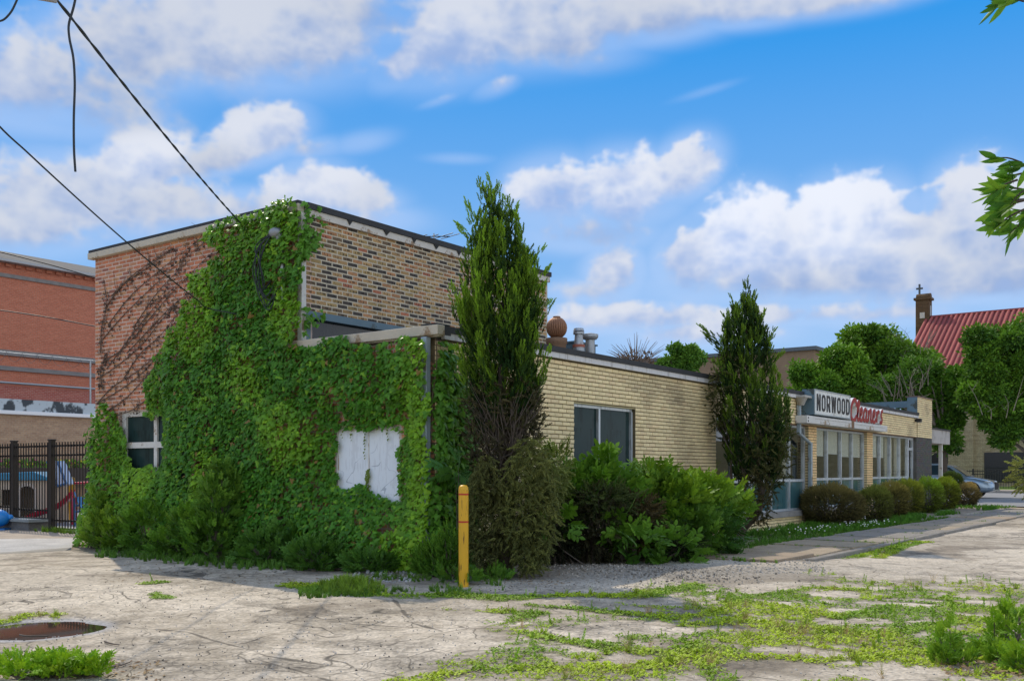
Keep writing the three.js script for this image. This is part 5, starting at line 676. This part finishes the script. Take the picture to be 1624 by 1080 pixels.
{ // dried bush over the roof
  const r = rnd(66), p = at(1008, 600, 40).setY(0), t = thing('bare_tree', 'dried brown leafless tree over the roof behind the vents', 'tree', p), b = [], k = 40 / FOCAL, T0 = at(1008, 570, 40).sub(p); part('trunk', tapered([V(0, 0, 0), V(.1, 2.5, 0), T0], .13, .06, 7), MAT.bark, t);
  for (let i = 0; i < 70; i++) { const a = rr(-46, 44, r), h = rr(8, 46, r) * (1 - Math.abs(a) / 90), e = V(T0.x + a * k * RT.x, T0.y + h * k, T0.z + a * k * RT.z + rr(-.6, .6, r)); b.push(tapered([V(T0.x + a * k * .25 * RT.x, T0.y - .6, T0.z), T0.clone().lerp(e, .55).add(V(0, -.15, 0)), e], .025, .007, 4)); } part('branch', b, std([.22, .17, .14], .95), t).userData.kind = 'stuff';
  const l = []; for (let i = 0; i < 260; i++) { const a = rr(-20, 22, r); l.push([M4(V(T0.x + a * k * RT.x, T0.y + rr(-.7, .35, r), T0.z + a * k * RT.z + rr(-.5, .5, r)), Q(r() * 6, r() * 6, 0), V(.16, .16, .16)), jit([.16, .11, .07], .3, r)]); } copies('withered_leaves', quadLeaf, MAT.dry, l, t);
}
{ // branch of a near ash reaching into the right edge; its trunk stands outside the view
  const r = rnd(88), base = at(2150, 748, 5.4).setY(0), t = thing('ash_tree', 'ash tree branches with long pointed leaves hanging into the right edge', 'tree', base), L = (x, y, d) => at(x, y, d).sub(base), bs = [], leaf = oval(.098, .027, .3, .22), mats = [[.08, .22, .025], [.13, .30, .028], [.22, .42, .035]].map((c) => { const m = MAT.broad.clone(); m.color.setRGB(...c); return m; });
  part('trunk', tapered([V(0, -.1, 0), V(.05, 1.5, 0), L(2130, 100, 5.2), L(2100, -300, 5)], .16, .08, 10), MAT.bark, t);
  const limbs = [[[2120, 60, 5.1], [1850, 230, 4.7], [1700, 300, 4.4], [1632, 318, 4.3], [1600, 318, 4.25]], [[2110, -100, 5], [1850, -40, 4.6], [1700, -8, 4.4], [1620, -4, 4.3], [1585, -2, 4.3]]]; for (const l of limbs) bs.push(tapered(l.map((q) => L(...q)), .04, .006, 6));
  const leaves = (cx, cy, d, n, sx, sy, dir) => { const o = L(cx, cy, d), e = o.clone().add(V().addScaledVector(RT, sx * d / FOCAL)).add(V(0, -sy * d / FOCAL, rr(-.05, .05, r))); bs.push(tapered([o, o.clone().lerp(e, .5).add(V(0, .01, 0)), e], .005, .002, 4)); for (let k = 0; k < n; k++) { const q = o.clone().lerp(e, .2 + .8 * k / n), m = part('leaf', leaf, pick(mats, r), t), s = rr(.75, 1.15, r); m.position.copy(q); m.quaternion.copy(aim(V().addScaledVector(RT, sx < 0 ? -1 : 1).multiplyScalar(rr(.2, .9, r)).add(V(rr(-.25, .25, r), rr(-1.1, .15, r) * (k % 2 ? 1 : .5), rr(-.6, .6, r))), rr(-.8, .8, r))); m.scale.setScalar(s); } };
  for (const [x, y, sx, sy, n] of [[1622, 258, -42, -6, 9], [1615, 285, -45, 22, 10], [1622, 300, -50, 4, 10], [1625, 318, -48, 18, 10], [1612, 322, -30, 30, 9], [1630, 330, -52, 34, 10], [1622, 275, -30, 12, 9], [1640, 345, -36, 26, 9], [1628, 300, -24, 30, 9], [1640, 262, -32, 10, 8], [1632, 355, -30, 18, 6], [1645, 300, -30, 10, 9], [1650, 330, -20, 10, 8], [1625, 2, -40, 2, 6], [1605, -3, -28, 12, 5]]) leaves(x, y, rr(4.1, 4.4, r), n, sx, sy);
  part('branch', bs, MAT.bark, t).userData.kind = 'stuff';
}
// ---------- weeds in the joints, grass strips, gravel ----------
{
  const r = rnd(55), car = [], tuft = [], sd = [], herb = [], inView = (x, z) => { const v = V(x - EYE.x, 0, z - EYE.z), f = v.dot(FW), s = v.dot(RT); return f > 5.6 && Math.abs(s) / f < .56; };
  for (let z = -10; z < 7.4; z += .05) for (let x = -3; x < 9; x += .05) {
    const px = x + rr(-.03, .03, r), pz = z + rr(-.03, .03, r); if (!inView(px, pz) || Math.max(px, pz) < .3) continue; const w = weedAt(px, pz); if (w < .08 || r() > w * 1.1) continue;
    const y = lotH(px, pz), tone = fbm2(px * 1.2, pz * 1.2, 3), c = jit(mix3([.19, .35, .018], [.48, .60, .022], clamp(sstep(.35, .65, tone) * .7 + r() * .3)), .2, r), s = rr(.028, .056, r) * (.7 + .5 * w);
    car.push([M4(V(px, y, pz), Q(0, r() * 6.28, 0), V(s, s * rr(.55, 1.1, r), s)), c]);
    const q = r(); if (q < .018) tuft.push([M4(V(px, y, pz), Q(rr(-.2, .2, r), r() * 6.28, rr(-.2, .2, r)), V(.13, rr(.04, .09, r), .13)), jit([.34, .45, .04], .3, r)]); else if (q < .045 && tone > .5) { for (let k = 0; k < 2; k++) sd.push([M4(V(px + rr(-.16, .16, r), y, pz + rr(-.16, .16, r)), Q(rr(-.35, .35, r), r() * 6.28, rr(-.35, .35, r)), V(1, 1, 1).multiplyScalar(rr(.05, .15, r))), jit(r() < .5 ? [.38, .26, .11] : [.34, .34, .08], .35, r)]); } else if (q < .050) herb.push([M4(V(px, y, pz), aim(V(rr(-.3, .3, r), 1, rr(-.3, .3, r)), r() * 6), V(1, 1, 1).multiplyScalar(rr(.06, .14, r))), jit([.24, .42, .03], .25, r)]);
  }
  const strip = (n, f) => { for (let i = 0; i < n; i++) f(); };
  const grassAt = (p, h, c, list = tuft) => list.push([M4(p.setY(lotH(p.x, p.z)), Q(rr(-.25, .25, r), r() * 6.28, rr(-.25, .25, r)), V(h * 1.3, h, h * 1.3)), jit(c.map((q) => q * 1.35), .3, r)]);
  strip(330, () => { const a = r() * 6.28, q = Math.pow(r(), .6), p = gnd(552 + Math.cos(a) * q * 58, 931 + Math.sin(a) * q * 12); grassAt(p, rr(.05, .19, r) * (1.15 - q * .7), [.19, .29, .03]); });
  strip(900, () => { const p = gnd(rr(470, 800, r), rr(916, 948, r)); if (fbm2(p.x * 2.2, p.z * 2.2, 3) > .47) grassAt(p, rr(.03, .10, r), [.10, .20, .022]); });
  strip(700, () => { const p = gnd(rr(150, 520, r), 0 + rr(872, 905, r)); const q = gnd(150, 872); if (p.z > .25 && p.z < 1.3 && p.x < .5) grassAt(p, rr(.06, .16, r), [.09, .19, .025]); });
  strip(2600, () => { const p = V(rr(.1, 1.7, r), 0, -rr(8.6, 28, r)); if (fbm2(p.x * 1.1, p.z * .7, 3) < mix(.36, .60, sstep(12, 20, -p.z))) return; grassAt(p, rr(.08, .2, r), [.085, .21, .02]); });
  strip(700, () => { const p = V(rr(.6, 1.9, r), 0, -rr(4.5, 10, r)); if (fbm2(p.x * 2, p.z * 2, 3) > .46) grassAt(p, rr(.06, .14, r), [.08, .19, .02]); });
  strip(520, () => { const j = Math.floor(r() * 14), p = V(1.8 + r() * 1.4, 0, -3.6 - j * 1.58 + rr(-.08, .08, r)); if (fbm2(p.x * 2, p.z * 2, 3) > .42) grassAt(p, rr(.03, .09, r), [.13, .24, .02]); });
  strip(500, () => { const p = V(1.72 + rr(-.1, .1, r), 0, -rr(3.5, 20, r)); grassAt(p, rr(.05, .1, r), [.10, .21, .02]); });
  strip(260, () => { const p = V(rr(-.4, 1.9, r), 0, -rr(27.2, 30, r)); grassAt(p, rr(.06, .14, r), [.10, .22, .02]); });
  strip(90, () => { const p = V(rr(-12.3, -10.3, r), 0, rr(-1.5, -1.2, r)); grassAt(p, rr(.06, .2, r), [.16, .26, .03]); });
  const weeds = new THREE.Group(); weeds.name = 'ground_weeds'; tag(weeds, 'low green weeds and grass growing in the pavement joints and strips', 'weeds'); weeds.userData.kind = 'stuff'; scene.add(weeds);
  spread(GEO.carpet, car, 'low_weeds', MAT.grass, weeds); spread(GEO.tuft, tuft, 'grass', MAT.grass, weeds); spread(GEO.seed, sd, 'seeding_grass', MAT.dry, weeds); spread(GEO.fine, herb, 'herbs', MAT.grass, weeds);
  const fl = []; for (let i = 0; i < 240; i++) { const p = V(rr(.5, 1.9, r), 0, -rr(9, 17, r)); if (n2(p.x * 1.4, p.z * .9) < .62) continue; p.y = lotH(p.x, p.z) + rr(.10, .2, r); const s = rr(.009, .018, r); fl.push([M4(p, Q(0, 0, 0), V(s, s, s)), [.80, .80, .76]]); } copies('clover_flowers', new THREE.IcosahedronGeometry(1, 0), std([1, 1, 1], .9), fl, weeds);
  // gravel heap and loose stones
  const stones = [1, 2, 3].map((s) => { const g = new THREE.IcosahedronGeometry(1, 0), q = rnd(s), p = g.attributes.position, mp = new Map(); for (let i = 0; i < p.count; i++) { const k = [p.getX(i), p.getY(i), p.getZ(i)].map((v) => v.toFixed(2)).join(); if (!mp.has(k)) mp.set(k, rr(.7, 1.2, q)); const m = mp.get(k); p.setXYZ(i, p.getX(i) * m, p.getY(i) * m * .7, p.getZ(i) * m); } g.computeVertexNormals(); return g; }), gl = [];
  const stone = (x, z, s, c) => gl.push([M4(V(x, lotH(x, z) + s * .25, z), Q(r() * 6, r() * 6, r() * 6), V(s, s, s)), jit(c, .35, r)]), gauss = () => (r() + r() + r() - 1.5) * 1.3;
  for (let i = 0; i < 900; i++) stone(GRV.x + gauss() * 1.2, GRV.z + gauss() * .6, rr(.006, .019, r), pick([[.30, .265, .215], [.22, .195, .155], [.40, .36, .31], [.16, .14, .115]], r));
  for (let i = 0; i < 800; i++) { const p = gnd(rr(760, 1160, r), rr(893, 945, r)); stone(p.x, p.z, rr(.005, .014, r), pick([[.34, .31, .26], [.24, .22, .18]], r)); }
  for (let i = 0; i < 500; i++) { const p = gnd(rr(1150, 1310, r), rr(886, 912, r)); stone(p.x, p.z, rr(.006, .016, r), [.40, .37, .33]); }
  for (let i = 0; i < 2600; i++) { const p = gnd(rr(0, 1624, r), 925 + 155 * Math.pow(r(), 1.3)); stone(p.x, p.z, rr(.003, .009, r), r() < .25 ? [.10, .09, .08] : [.40, .37, .33]); }
  for (let i = 0; i < 160; i++) { const p = gnd(rr(560, 660, r), rr(905, 925, r)); stone(p.x, p.z, rr(.01, .03, r), [.42, .41, .40]); }
  const gr = new THREE.Group(); gr.name = 'gravel'; tag(gr, 'loose grey gravel heaped at the foot of the bushes and scattered over the pavement', 'gravel'); gr.userData.kind = 'stuff'; scene.add(gr); spread(stones, gl, 'stones', std([1, 1, 1], .95), gr);
  // leaf litter, twigs
  const lit = []; for (let i = 0; i < 900; i++) { const u = r(), p = u < .35 ? gnd(rr(1500, 1624, r), rr(1050, 1080, r)) : u < .6 ? gnd(rr(0, 260, r), rr(1050, 1080, r)) : u < .8 ? gnd(rr(740, 900, r), rr(905, 930, r)) : gnd(rr(160, 560, r), rr(885, 925, r)), s = rr(.025, .06, r); lit.push([M4(V(p.x, lotH(p.x, p.z) + .008, p.z), Q(-1.4 + rr(-.4, .4, r), r() * 6.28, 0), V(s * .7, s, s)), jit(pick([[.20, .12, .06], [.28, .19, .09], [.13, .09, .05]], r), .3, r)]); } const lt = copies('leaf_litter', quadLeaf, MAT.dry, lit, scene); tag(lt, 'dry brown leaf litter at the foot of the weeds and walls', 'leaf litter');
  [['thin dry stick lying in the near edge of the puddle', [[30, 1001], [42, 1003], [75, 1003]]], ['thin dry stick on the bare pavement in the bottom left', [[165, 1018], [175, 1021], [188, 1023]]], ['dry twig beside the bushy weed in the bottom left', [[150, 1064], [185, 1060], [205, 1054]]], ['thin dark stick lying on the pavement at lower right', [[1535, 1016], [1550, 1014], [1562, 1013]]]].forEach(([label, q]) => single('stick', label, 'stick', tapered(q.map(([x, y]) => { const p = gnd(x, y); return V(p.x, lotH(p.x, p.z) + .012, p.z); }), .008, .004, 5), MAT.twig));
}

// ---------- bollard, wires, aerial ----------
{
  const p = gnd(735, 931), b = thing('bollard', 'yellow steel bollard with two thin red bands in front of the building corner', 'bollard', [p.x, 0, p.z]);
  part('sleeve', new THREE.LatheGeometry([[.0565, -.1], [.0565, 1.09], [.052, 1.125], [.036, 1.146], [0, 1.152]].map(([x, y]) => new THREE.Vector2(x, y)), 28), std([.74, .40, .012], .42, { map: tex(256, 512, (u, v) => { const s = sstep(.66, .70, fbm2(u * 16, v * 30, 4)) * sstep(.5, .0, v); return mix3([1, 1, 1], [.16, .13, .12], s).map((x) => x * (.93 + .1 * n2(u * 9, v * 24))); }), bumpMap: T.grainB, bumpScale: .001 }), b);
  for (const y of [1.045, .735]) part('band', new THREE.CylinderGeometry(.0578, .0578, .02, 28, 1, true).translate(0, y, 0), std([.50, .035, .01], .5), b);
}
{
  const blk = std([.02, .026, .03], .6), sag = (a, b, s, n = 24) => [...Array(n + 1)].map((_, i) => { const t = i / n; return a.clone().lerp(b, t).add(V(0, -s * 4 * t * (1 - t), 0)); });
  const A = onZ(384, 357, .12), far = at(84, -8, 7.2), far2 = at(-120, -330, 5.6), pts = [far2, ...sag(far, A, .05)];
  const tw = (ph) => { const c = new THREE.CatmullRomCurve3(pts), P = c.getSpacedPoints(220); return new THREE.TubeGeometry(new THREE.CatmullRomCurve3(P.map((p, i) => p.clone().add(V(Math.cos(i * .36 + ph) * .0075, Math.sin(i * .36 + ph) * .0075, Math.sin(i * .36 + ph) * .005)))), 660, .0085, 5); };
  single('service_cable', 'thick twisted black cable rising from the vine wall to the upper left', 'cable', [tw(0), tw(Math.PI)], blk);
  const B = onZ(432, 500, .14), f1 = at(-6, 196, 8.2), mid = onZ(330, 489, .5);
  single('thin_cable', 'thin black cable crossing the red brick wall to the left edge', 'cable', tube([at(-200, -40, 6.6), f1, ...sag(f1, mid, .06, 12).slice(1), onZ(385, 499, .2), B], .0085, 5, 90), blk);
  const h = [[122, -20], [116, 10], [108, 40], [109, 60], [115, 90], [117.5, 130], [116, 190], [116.5, 240], [118.5, 272]].map(([x, y]) => at(x, y, 6.4)); single('hanging_cable', 'loose black cable end dangling straight down in the sky at upper left', 'cable', tube(h, .0085, 6, 60), blk);
  single('cable_loop', 'short bend of black cable in the top left corner', 'cable', tube([[-30, 26], [0, 33], [14, 22], [24, 4], [34, -24]].map(([x, y]) => at(x, y, 6.2)), .007, 6, 40), blk);
  const p = at(68, -14, 6.9), bx = thing('cable_box', 'grey metal box hanging at the top edge by the twisted cable', 'box', p, .5); part('housing', [rbox(-.075, .075, -.06, .16, -.055, .055, .01)], std([.36, .34, .32], .6), bx); bx.rotation.z = -.35; bx.rotation.x = .3;
  part('lid', [rbox(-.085, -.02, -.05, .16, -.06, .062, .008)], std([.12, .14, .15], .5), bx); part('hanger', rod(V(0, .16, 0), V(.1, 2, .3), .02), M.galv, bx);
  single('wall_wire', 'thin black wire running along the upper red hall wall', 'cable', tube([at(-60, 385, 38), at(75, 419, 38.5), at(155, 442, 39.5)], .025, 5, 20), blk); single('wall_wire', 'thin black wire sagging across the middle of the red hall wall', 'cable', tube([at(-60, 484, 36), at(60, 501, 36.5), at(152, 518, 37)], .022, 5, 20), blk);
  // weatherhead and its loops of cable
  const w = thing('service_mast', 'grey conduit weatherhead with hanging loops of cable above the vine', 'conduit', [-3.0, 0, .17]);
  const top = onZ(437, 372, .17), X = top.x + 3.0; part('conduit', tube([V(X + .14, 3.7, 0), V(X + .13, 4.45, 0), V(X + .10, 4.72, .01)], .03, 8), M.galv, w);
  part('hood', [new THREE.SphereGeometry(.10, 14, 10).scale(1.15, .8, .9).translate(X + .03, 4.76, .03), rod(V(X + .1, 4.6, .0), V(X + .08, 4.76, .02), .045, .06, 12)], std([.30, .31, .32], .5, { metalness: .4 }), w);
  for (let k = 0; k < 6; k++) { const o = k * .03, e = [0, .06, -.05, .10, .02, -.08][k], f = [.04, -.09, .12, 0, -.05, .09][k]; part('cable', tube([V(X - .01 * k, 4.74, .08), V(X - .10 - o, 4.55 + f * .3, .12 + o * .3), V(X - .20 - e, 4.22 + f, .14 + o * .4), V(X - .19 - e * .6 + o * .3, 3.95 + f, .13), V(X - .09 + e, 3.78 + f * 1.6, .10), V(X + .0 + e, 3.95 + f, .05)], .0085, 5, 40), blk, w); }
}
{ const p = at(688, 380, 19), a = thing('tv_aerial', 'small thin metal television aerial above the brown brick roof edge', 'aerial', [p.x, 5.0, p.z], .2), y = p.y - 5 + .1; part('mast', rod(V(0, 0, 0), V(0, y + .02, 0), .012), M.galv, a); part('boom', rod(V(-.14, y - .08, .25), V(.16, y + .02, -.35), .010), M.black, a); for (const [t, l] of [[0, .22], [.35, .26], [.7, .42], [1, .34]]) { const c = V(mix(-.14, .16, t), mix(y - .08, y + .02, t), mix(.25, -.35, t)); part('element', rod(c.clone().add(V(-l * .8, 0, -l * .35)), c.clone().add(V(l * .8, 0, l * .35)), .007), M.black, a); } }

// ---------- parked car on the street ----------
{
  const car = thing('parked_car', 'silver blue crossover car on the street beyond the last shrub', 'car', [-3.4, .035, -42.3]);     // its nose points to +x
  const paint = phys([.36, .46, .55], .28, { metalness: .55, clearcoat: 1, clearcoatRoughness: .05 }), dark = std([.012, .012, .014], .6), trim = std([.55, .6, .63], .25, { metalness: .9 });
  // body from cross sections along its length: [x, half width low, half width belt, y bottom, y belt]
  const sec = [[-2.35, .70, .74, .45, .98], [-2.2, .84, .88, .30, 1.06], [-1.5, .90, .92, .24, 1.10], [-.5, .92, .93, .24, 1.07], [.6, .92, .93, .24, 1.03], [1.0, .91, .91, .24, 1.03], [1.6, .89, .88, .25, .96], [2.1, .84, .80, .28, .86], [2.32, .74, .68, .34, .76], [2.4, .62, .56, .42, .66]];
  const pos = [], idx = [], K = 9; for (const [x, wl, wb, y0, y1] of sec) { const prof = [[wl * .92, y0], [wl, y0 + .12], [wl + .015, mix(y0, y1, .42)], [wb + .005, mix(y0, y1, .72)], [wb - .02, y1 - .04], [wb - .10, y1]]; const full = [...prof, ...prof.slice().reverse().map(([z, y]) => [-z, y])]; for (const [z, y] of full) pos.push(x, y, z); }
  for (let i = 0; i + 1 < sec.length; i++) for (let k = 0; k < 12; k++) { const a = i * 12 + k, b = i * 12 + (k + 1) % 12, c = a + 12, d = b + 12; idx.push(a, b, c, b, d, c); } for (const i of [0, sec.length - 1]) for (let k = 1; k < 11; k++) idx.push(i * 12, i * 12 + k, i * 12 + k + 1);
  const pm = paint.clone(); pm.side = THREE.DoubleSide; part('body', mesh(pos, idx), pm, car);
  const cab = [[-2.15, 1.06, .80], [-1.75, 1.50, .66], [-.9, 1.66, .64], [.0, 1.66, .64], [.55, 1.52, .66], [1.25, 1.03, .80]], cp = [], ci = []; for (const [x, y, w] of cab) cp.push(x, y, w, x, y, -w); for (let i = 0; i + 1 < cab.length; i++) { const a = i * 2; ci.push(a, a + 2, a + 1, a + 1, a + 2, a + 3); }
  part('roof', mesh(cp, ci), pm, car);
  const gl = phys([.03, .055, .07], .05, { clearcoat: 1 }); gl.side = THREE.DoubleSide;
  for (const s of [1, -1]) { const sh = (pts) => { const p = []; for (const [x, y] of pts) p.push(x, y, s * mix(.885, .655, (y - 1.03) / .63)); const id = []; for (let k = 1; k + 1 < pts.length; k++) id.push(0, k, k + 1); return mesh(p, id); };
    part('side_panel', sh([[-2.15, 1.05], [-1.75, 1.50], [-.9, 1.66], [0, 1.66], [.55, 1.52], [1.25, 1.03]]), pm, car);
    for (const q of [[[-1.55, 1.12], [-1.45, 1.46], [-.75, 1.57], [-.55, 1.10]], [[-.48, 1.10], [-.66, 1.575], [.02, 1.58], [.45, 1.46], [.95, 1.08]]]) { const g = sh(q); g.translate(0, 0, s * .012); part('side_window', g, gl, car); }
    part('window_trim', [rod(V(-1.6, 1.11, s * .90), V(1.0, 1.06, s * .92), .012, .012, 5)], trim, car); part('door_handle', [box(-.6, -.42, .92, .95, s * .93, s * .96), box(-1.5, -1.32, .94, .97, s * .92, s * .95)], trim, car);
    part('mirror', [new THREE.SphereGeometry(.1, 10, 8).scale(.9, .75, 1).translate(.8, 1.1, s * 1.0), rod(V(.85, 1.06, s * .86), V(.82, 1.08, s * .98), .03)], paint, car);
    for (const x of [-1.42, 1.42]) { const w = part('wheel', [new THREE.TorusGeometry(.27, .10, 10, 26).scale(1, 1, 1.15)], dark, car); w.position.set(x, .36, s * .82); part('rim', [new THREE.CylinderGeometry(.21, .21, .1, 20).rotateX(Math.PI / 2), ...[...Array(5)].map((_, k) => box(-.025, .025, 0, .2, .05, .075).rotateZ(k * 1.2566))], trim, w); const ar = part('wheel_arch', new THREE.TorusGeometry(.40, .035, 6, 22, Math.PI), dark, car); ar.position.set(x, .36, s * .905); }
    part('headlight', [new THREE.SphereGeometry(.14, 12, 8).scale(1.7, .45, .8).translate(2.05, .78, s * .70)], phys([.75, .8, .82], .08, { clearcoat: 1 }), car); part('fog_light', [box(2.2, 2.32, .48, .56, s * .62, s * .70)], trim, car);
  }
  part('windscreen', mesh([.58, 1.505, .60, .58, 1.505, -.60, 1.22, 1.06, .74, 1.22, 1.06, -.74].map((v, i) => i % 3 === 1 ? v + .012 : v), [0, 2, 1, 1, 2, 3]), gl, car); part('grille', [box(2.37, 2.42, .42, .74, -.38, .38)], dark, car); part('bumper', [box(2.28, 2.44, .34, .41, -.62, .62)], trim, car);
}
// ---------- far side of the street ----------
{
  const metal = std([.02, .02, .02], .5);
  const f = thing('churchyard_fence', 'black iron fence along the churchyard lawn across the street', 'fence', [0, 0, -63]); for (const y of [1.32, 1.12, .18]) part('rail', box(-40, 12, y - .025, y + .025, -.02, .02), metal, f);
  const pk = []; for (let x = -40; x < 12; x += .16) pk.push([M4(V(x, 0, 0), Q(0, 0, 0), V(1, 1, 1))]); copies('pickets', box(-.012, .012, .05, 1.42, .021, .045), metal, pk, f); for (let x = -40; x < 12; x += 2.6) part('post', rbox(x - .05, x + .05, 0, 1.5, -.05, .05, .01), metal, f);
  struct('lawn', ring(-90, 90, -130, -60, .16), std([.20, .36, .025], .95, { map: again(T.grain, .6) }));
  const st = std([1, 1, 1], .9, { map: again(tex(512, 512, (u, v) => { const rows = 16, row = Math.floor(v * rows), fv = v * rows - row, cu = u * 6 + .5 * (row % 2), fu = cu - Math.floor(cu), h = VAL[PERM[(row * 13 + Math.floor(cu) % 6 * 29) & 255]]; if (fv < .10 || fu < .04) return [.22, .18, .12]; return mix3([.34, .26, .15], [.46, .37, .23], h).map((x) => x * (.8 + .4 * n2(u * 40, v * 40))); }), .5) });
  const ch = thing('church', 'tan stone church with red ribbed tile roof, bell cote and stone cross', 'church', [0, 0, 0]);
  part('wall', [box(-13.2, 30, 0, 9.4, -88, -72), box(-9.7, -7.9, 0, 8.6, -71.995, -71.5), box(-.8, 1, 0, 8.6, -71.995, -71.5)], st, ch);
  const dk = phys([.012, .014, .016], .2); for (const x of [-7.2, 2.2, -14]) { const w = part('window', [box(x, x + 5.6, .5, 2.75, -71.99, -71.93)], dk, ch); part('bars', [box(x, x + 5.6, 1.55, 1.62, -71.93, -71.88), box(x + 2.75, x + 2.85, .5, 2.75, -71.93, -71.88)], metal, w); }
  const rc = std([.30, .06, .05], .8, { map: again(T.grain, .3) }), roof = part('roof', (() => { const g = mesh([-13.4, 9.3, -71.6, 31, 9.3, -71.6, 31, 14.6, -80, -13.4, 14.6, -80, -13.4, 9.3, -88.4, 31, 9.3, -88.4], [0, 1, 2, 0, 2, 3, 3, 2, 5, 3, 5, 4]); return uvm(g.toNonIndexed()); })(), rc, ch); rc.side = THREE.DoubleSide;
  // the roof's ribs of tile, one after another
  const rib = new THREE.CylinderGeometry(.13, .13, 9.95, 6, 1, true); rib.rotateX(-(Math.PI / 2 - Math.atan2(5.3, 8.4))); const ribs = []; for (let k = 0; k < 108; k++) ribs.push(k); const rm = [std([.34, .07, .06], .8), std([.28, .055, .05], .8), std([.38, .09, .075], .8)];
  for (const k of ribs) { const m = part('tile_rib', rib, pick(rm), roof); m.position.set(-13.25 + k * .40, 11.97, -75.82); }
  part('gable', (() => { const g = ext(shapeOf([[-88, 9.4], [-72, 9.4], [-80, 14.45]]), .4); g.rotateY(-Math.PI / 2); g.translate(-12.8, 0, 0); return g; })(), st, ch); part('ridge', box(-13.4, 31, 14.55, 14.72, -80.12, -79.88), std([.30, .07, .06], .8), ch);
  const bc = part('bell_cote', [box(-14.1, -13.0, 12.6, 16.1, -80.5, -79.5), box(-14.25, -12.85, 16.1, 16.3, -80.6, -79.4), (() => { const g = new THREE.CylinderGeometry(.36, .36, 1.15, 14); g.rotateZ(Math.PI / 2); g.translate(-13.5, 16.3, -79.85); return g; })()], std([.30, .22, .15], .9, { map: st.map }), ch);
  part('cross', [box(-13.97, -13.83, 16.5, 17.55, -80.07, -79.93), box(-14.17, -13.63, 17.1, 17.24, -80.071, -79.929), box(-14.1, -13.7, 16.3, 16.52, -80.2, -79.8)], std([.10, .11, .11], .8), bc); part('niche', box(-12.999, -12.98, 14.6, 15.6, -80.2, -79.8), dk, bc); part('plaque', box(-13.75, -13.35, 14.5, 15, -79.5, -79.47), std([.6, .55, .45], .8), bc);
  const bb = at(1292, 549, 66), bld = thing('brown_brick_building', 'plain brown brick building with dark flat roof edge behind the trees', 'building', [bb.x, 0, bb.z]);
  part('wall', box(-14, 0, 0, bb.y - .25, -16, 0), std([1, 1, 1], .9, { map: again(tex(256, 256, (u, v) => mix3([.24, .16, .095], [.33, .235, .145], tile(u, v, 9, 5, 4)).map((x) => x * (fract(v * 16) < .12 ? .8 : 1))), .5) }), bld); part('roof_edge', box(-14.2, .2, bb.y - .25, bb.y, -16.2, .2), std([.12, .14, .15], .8), bld);
}

renderer.render(scene, camera);
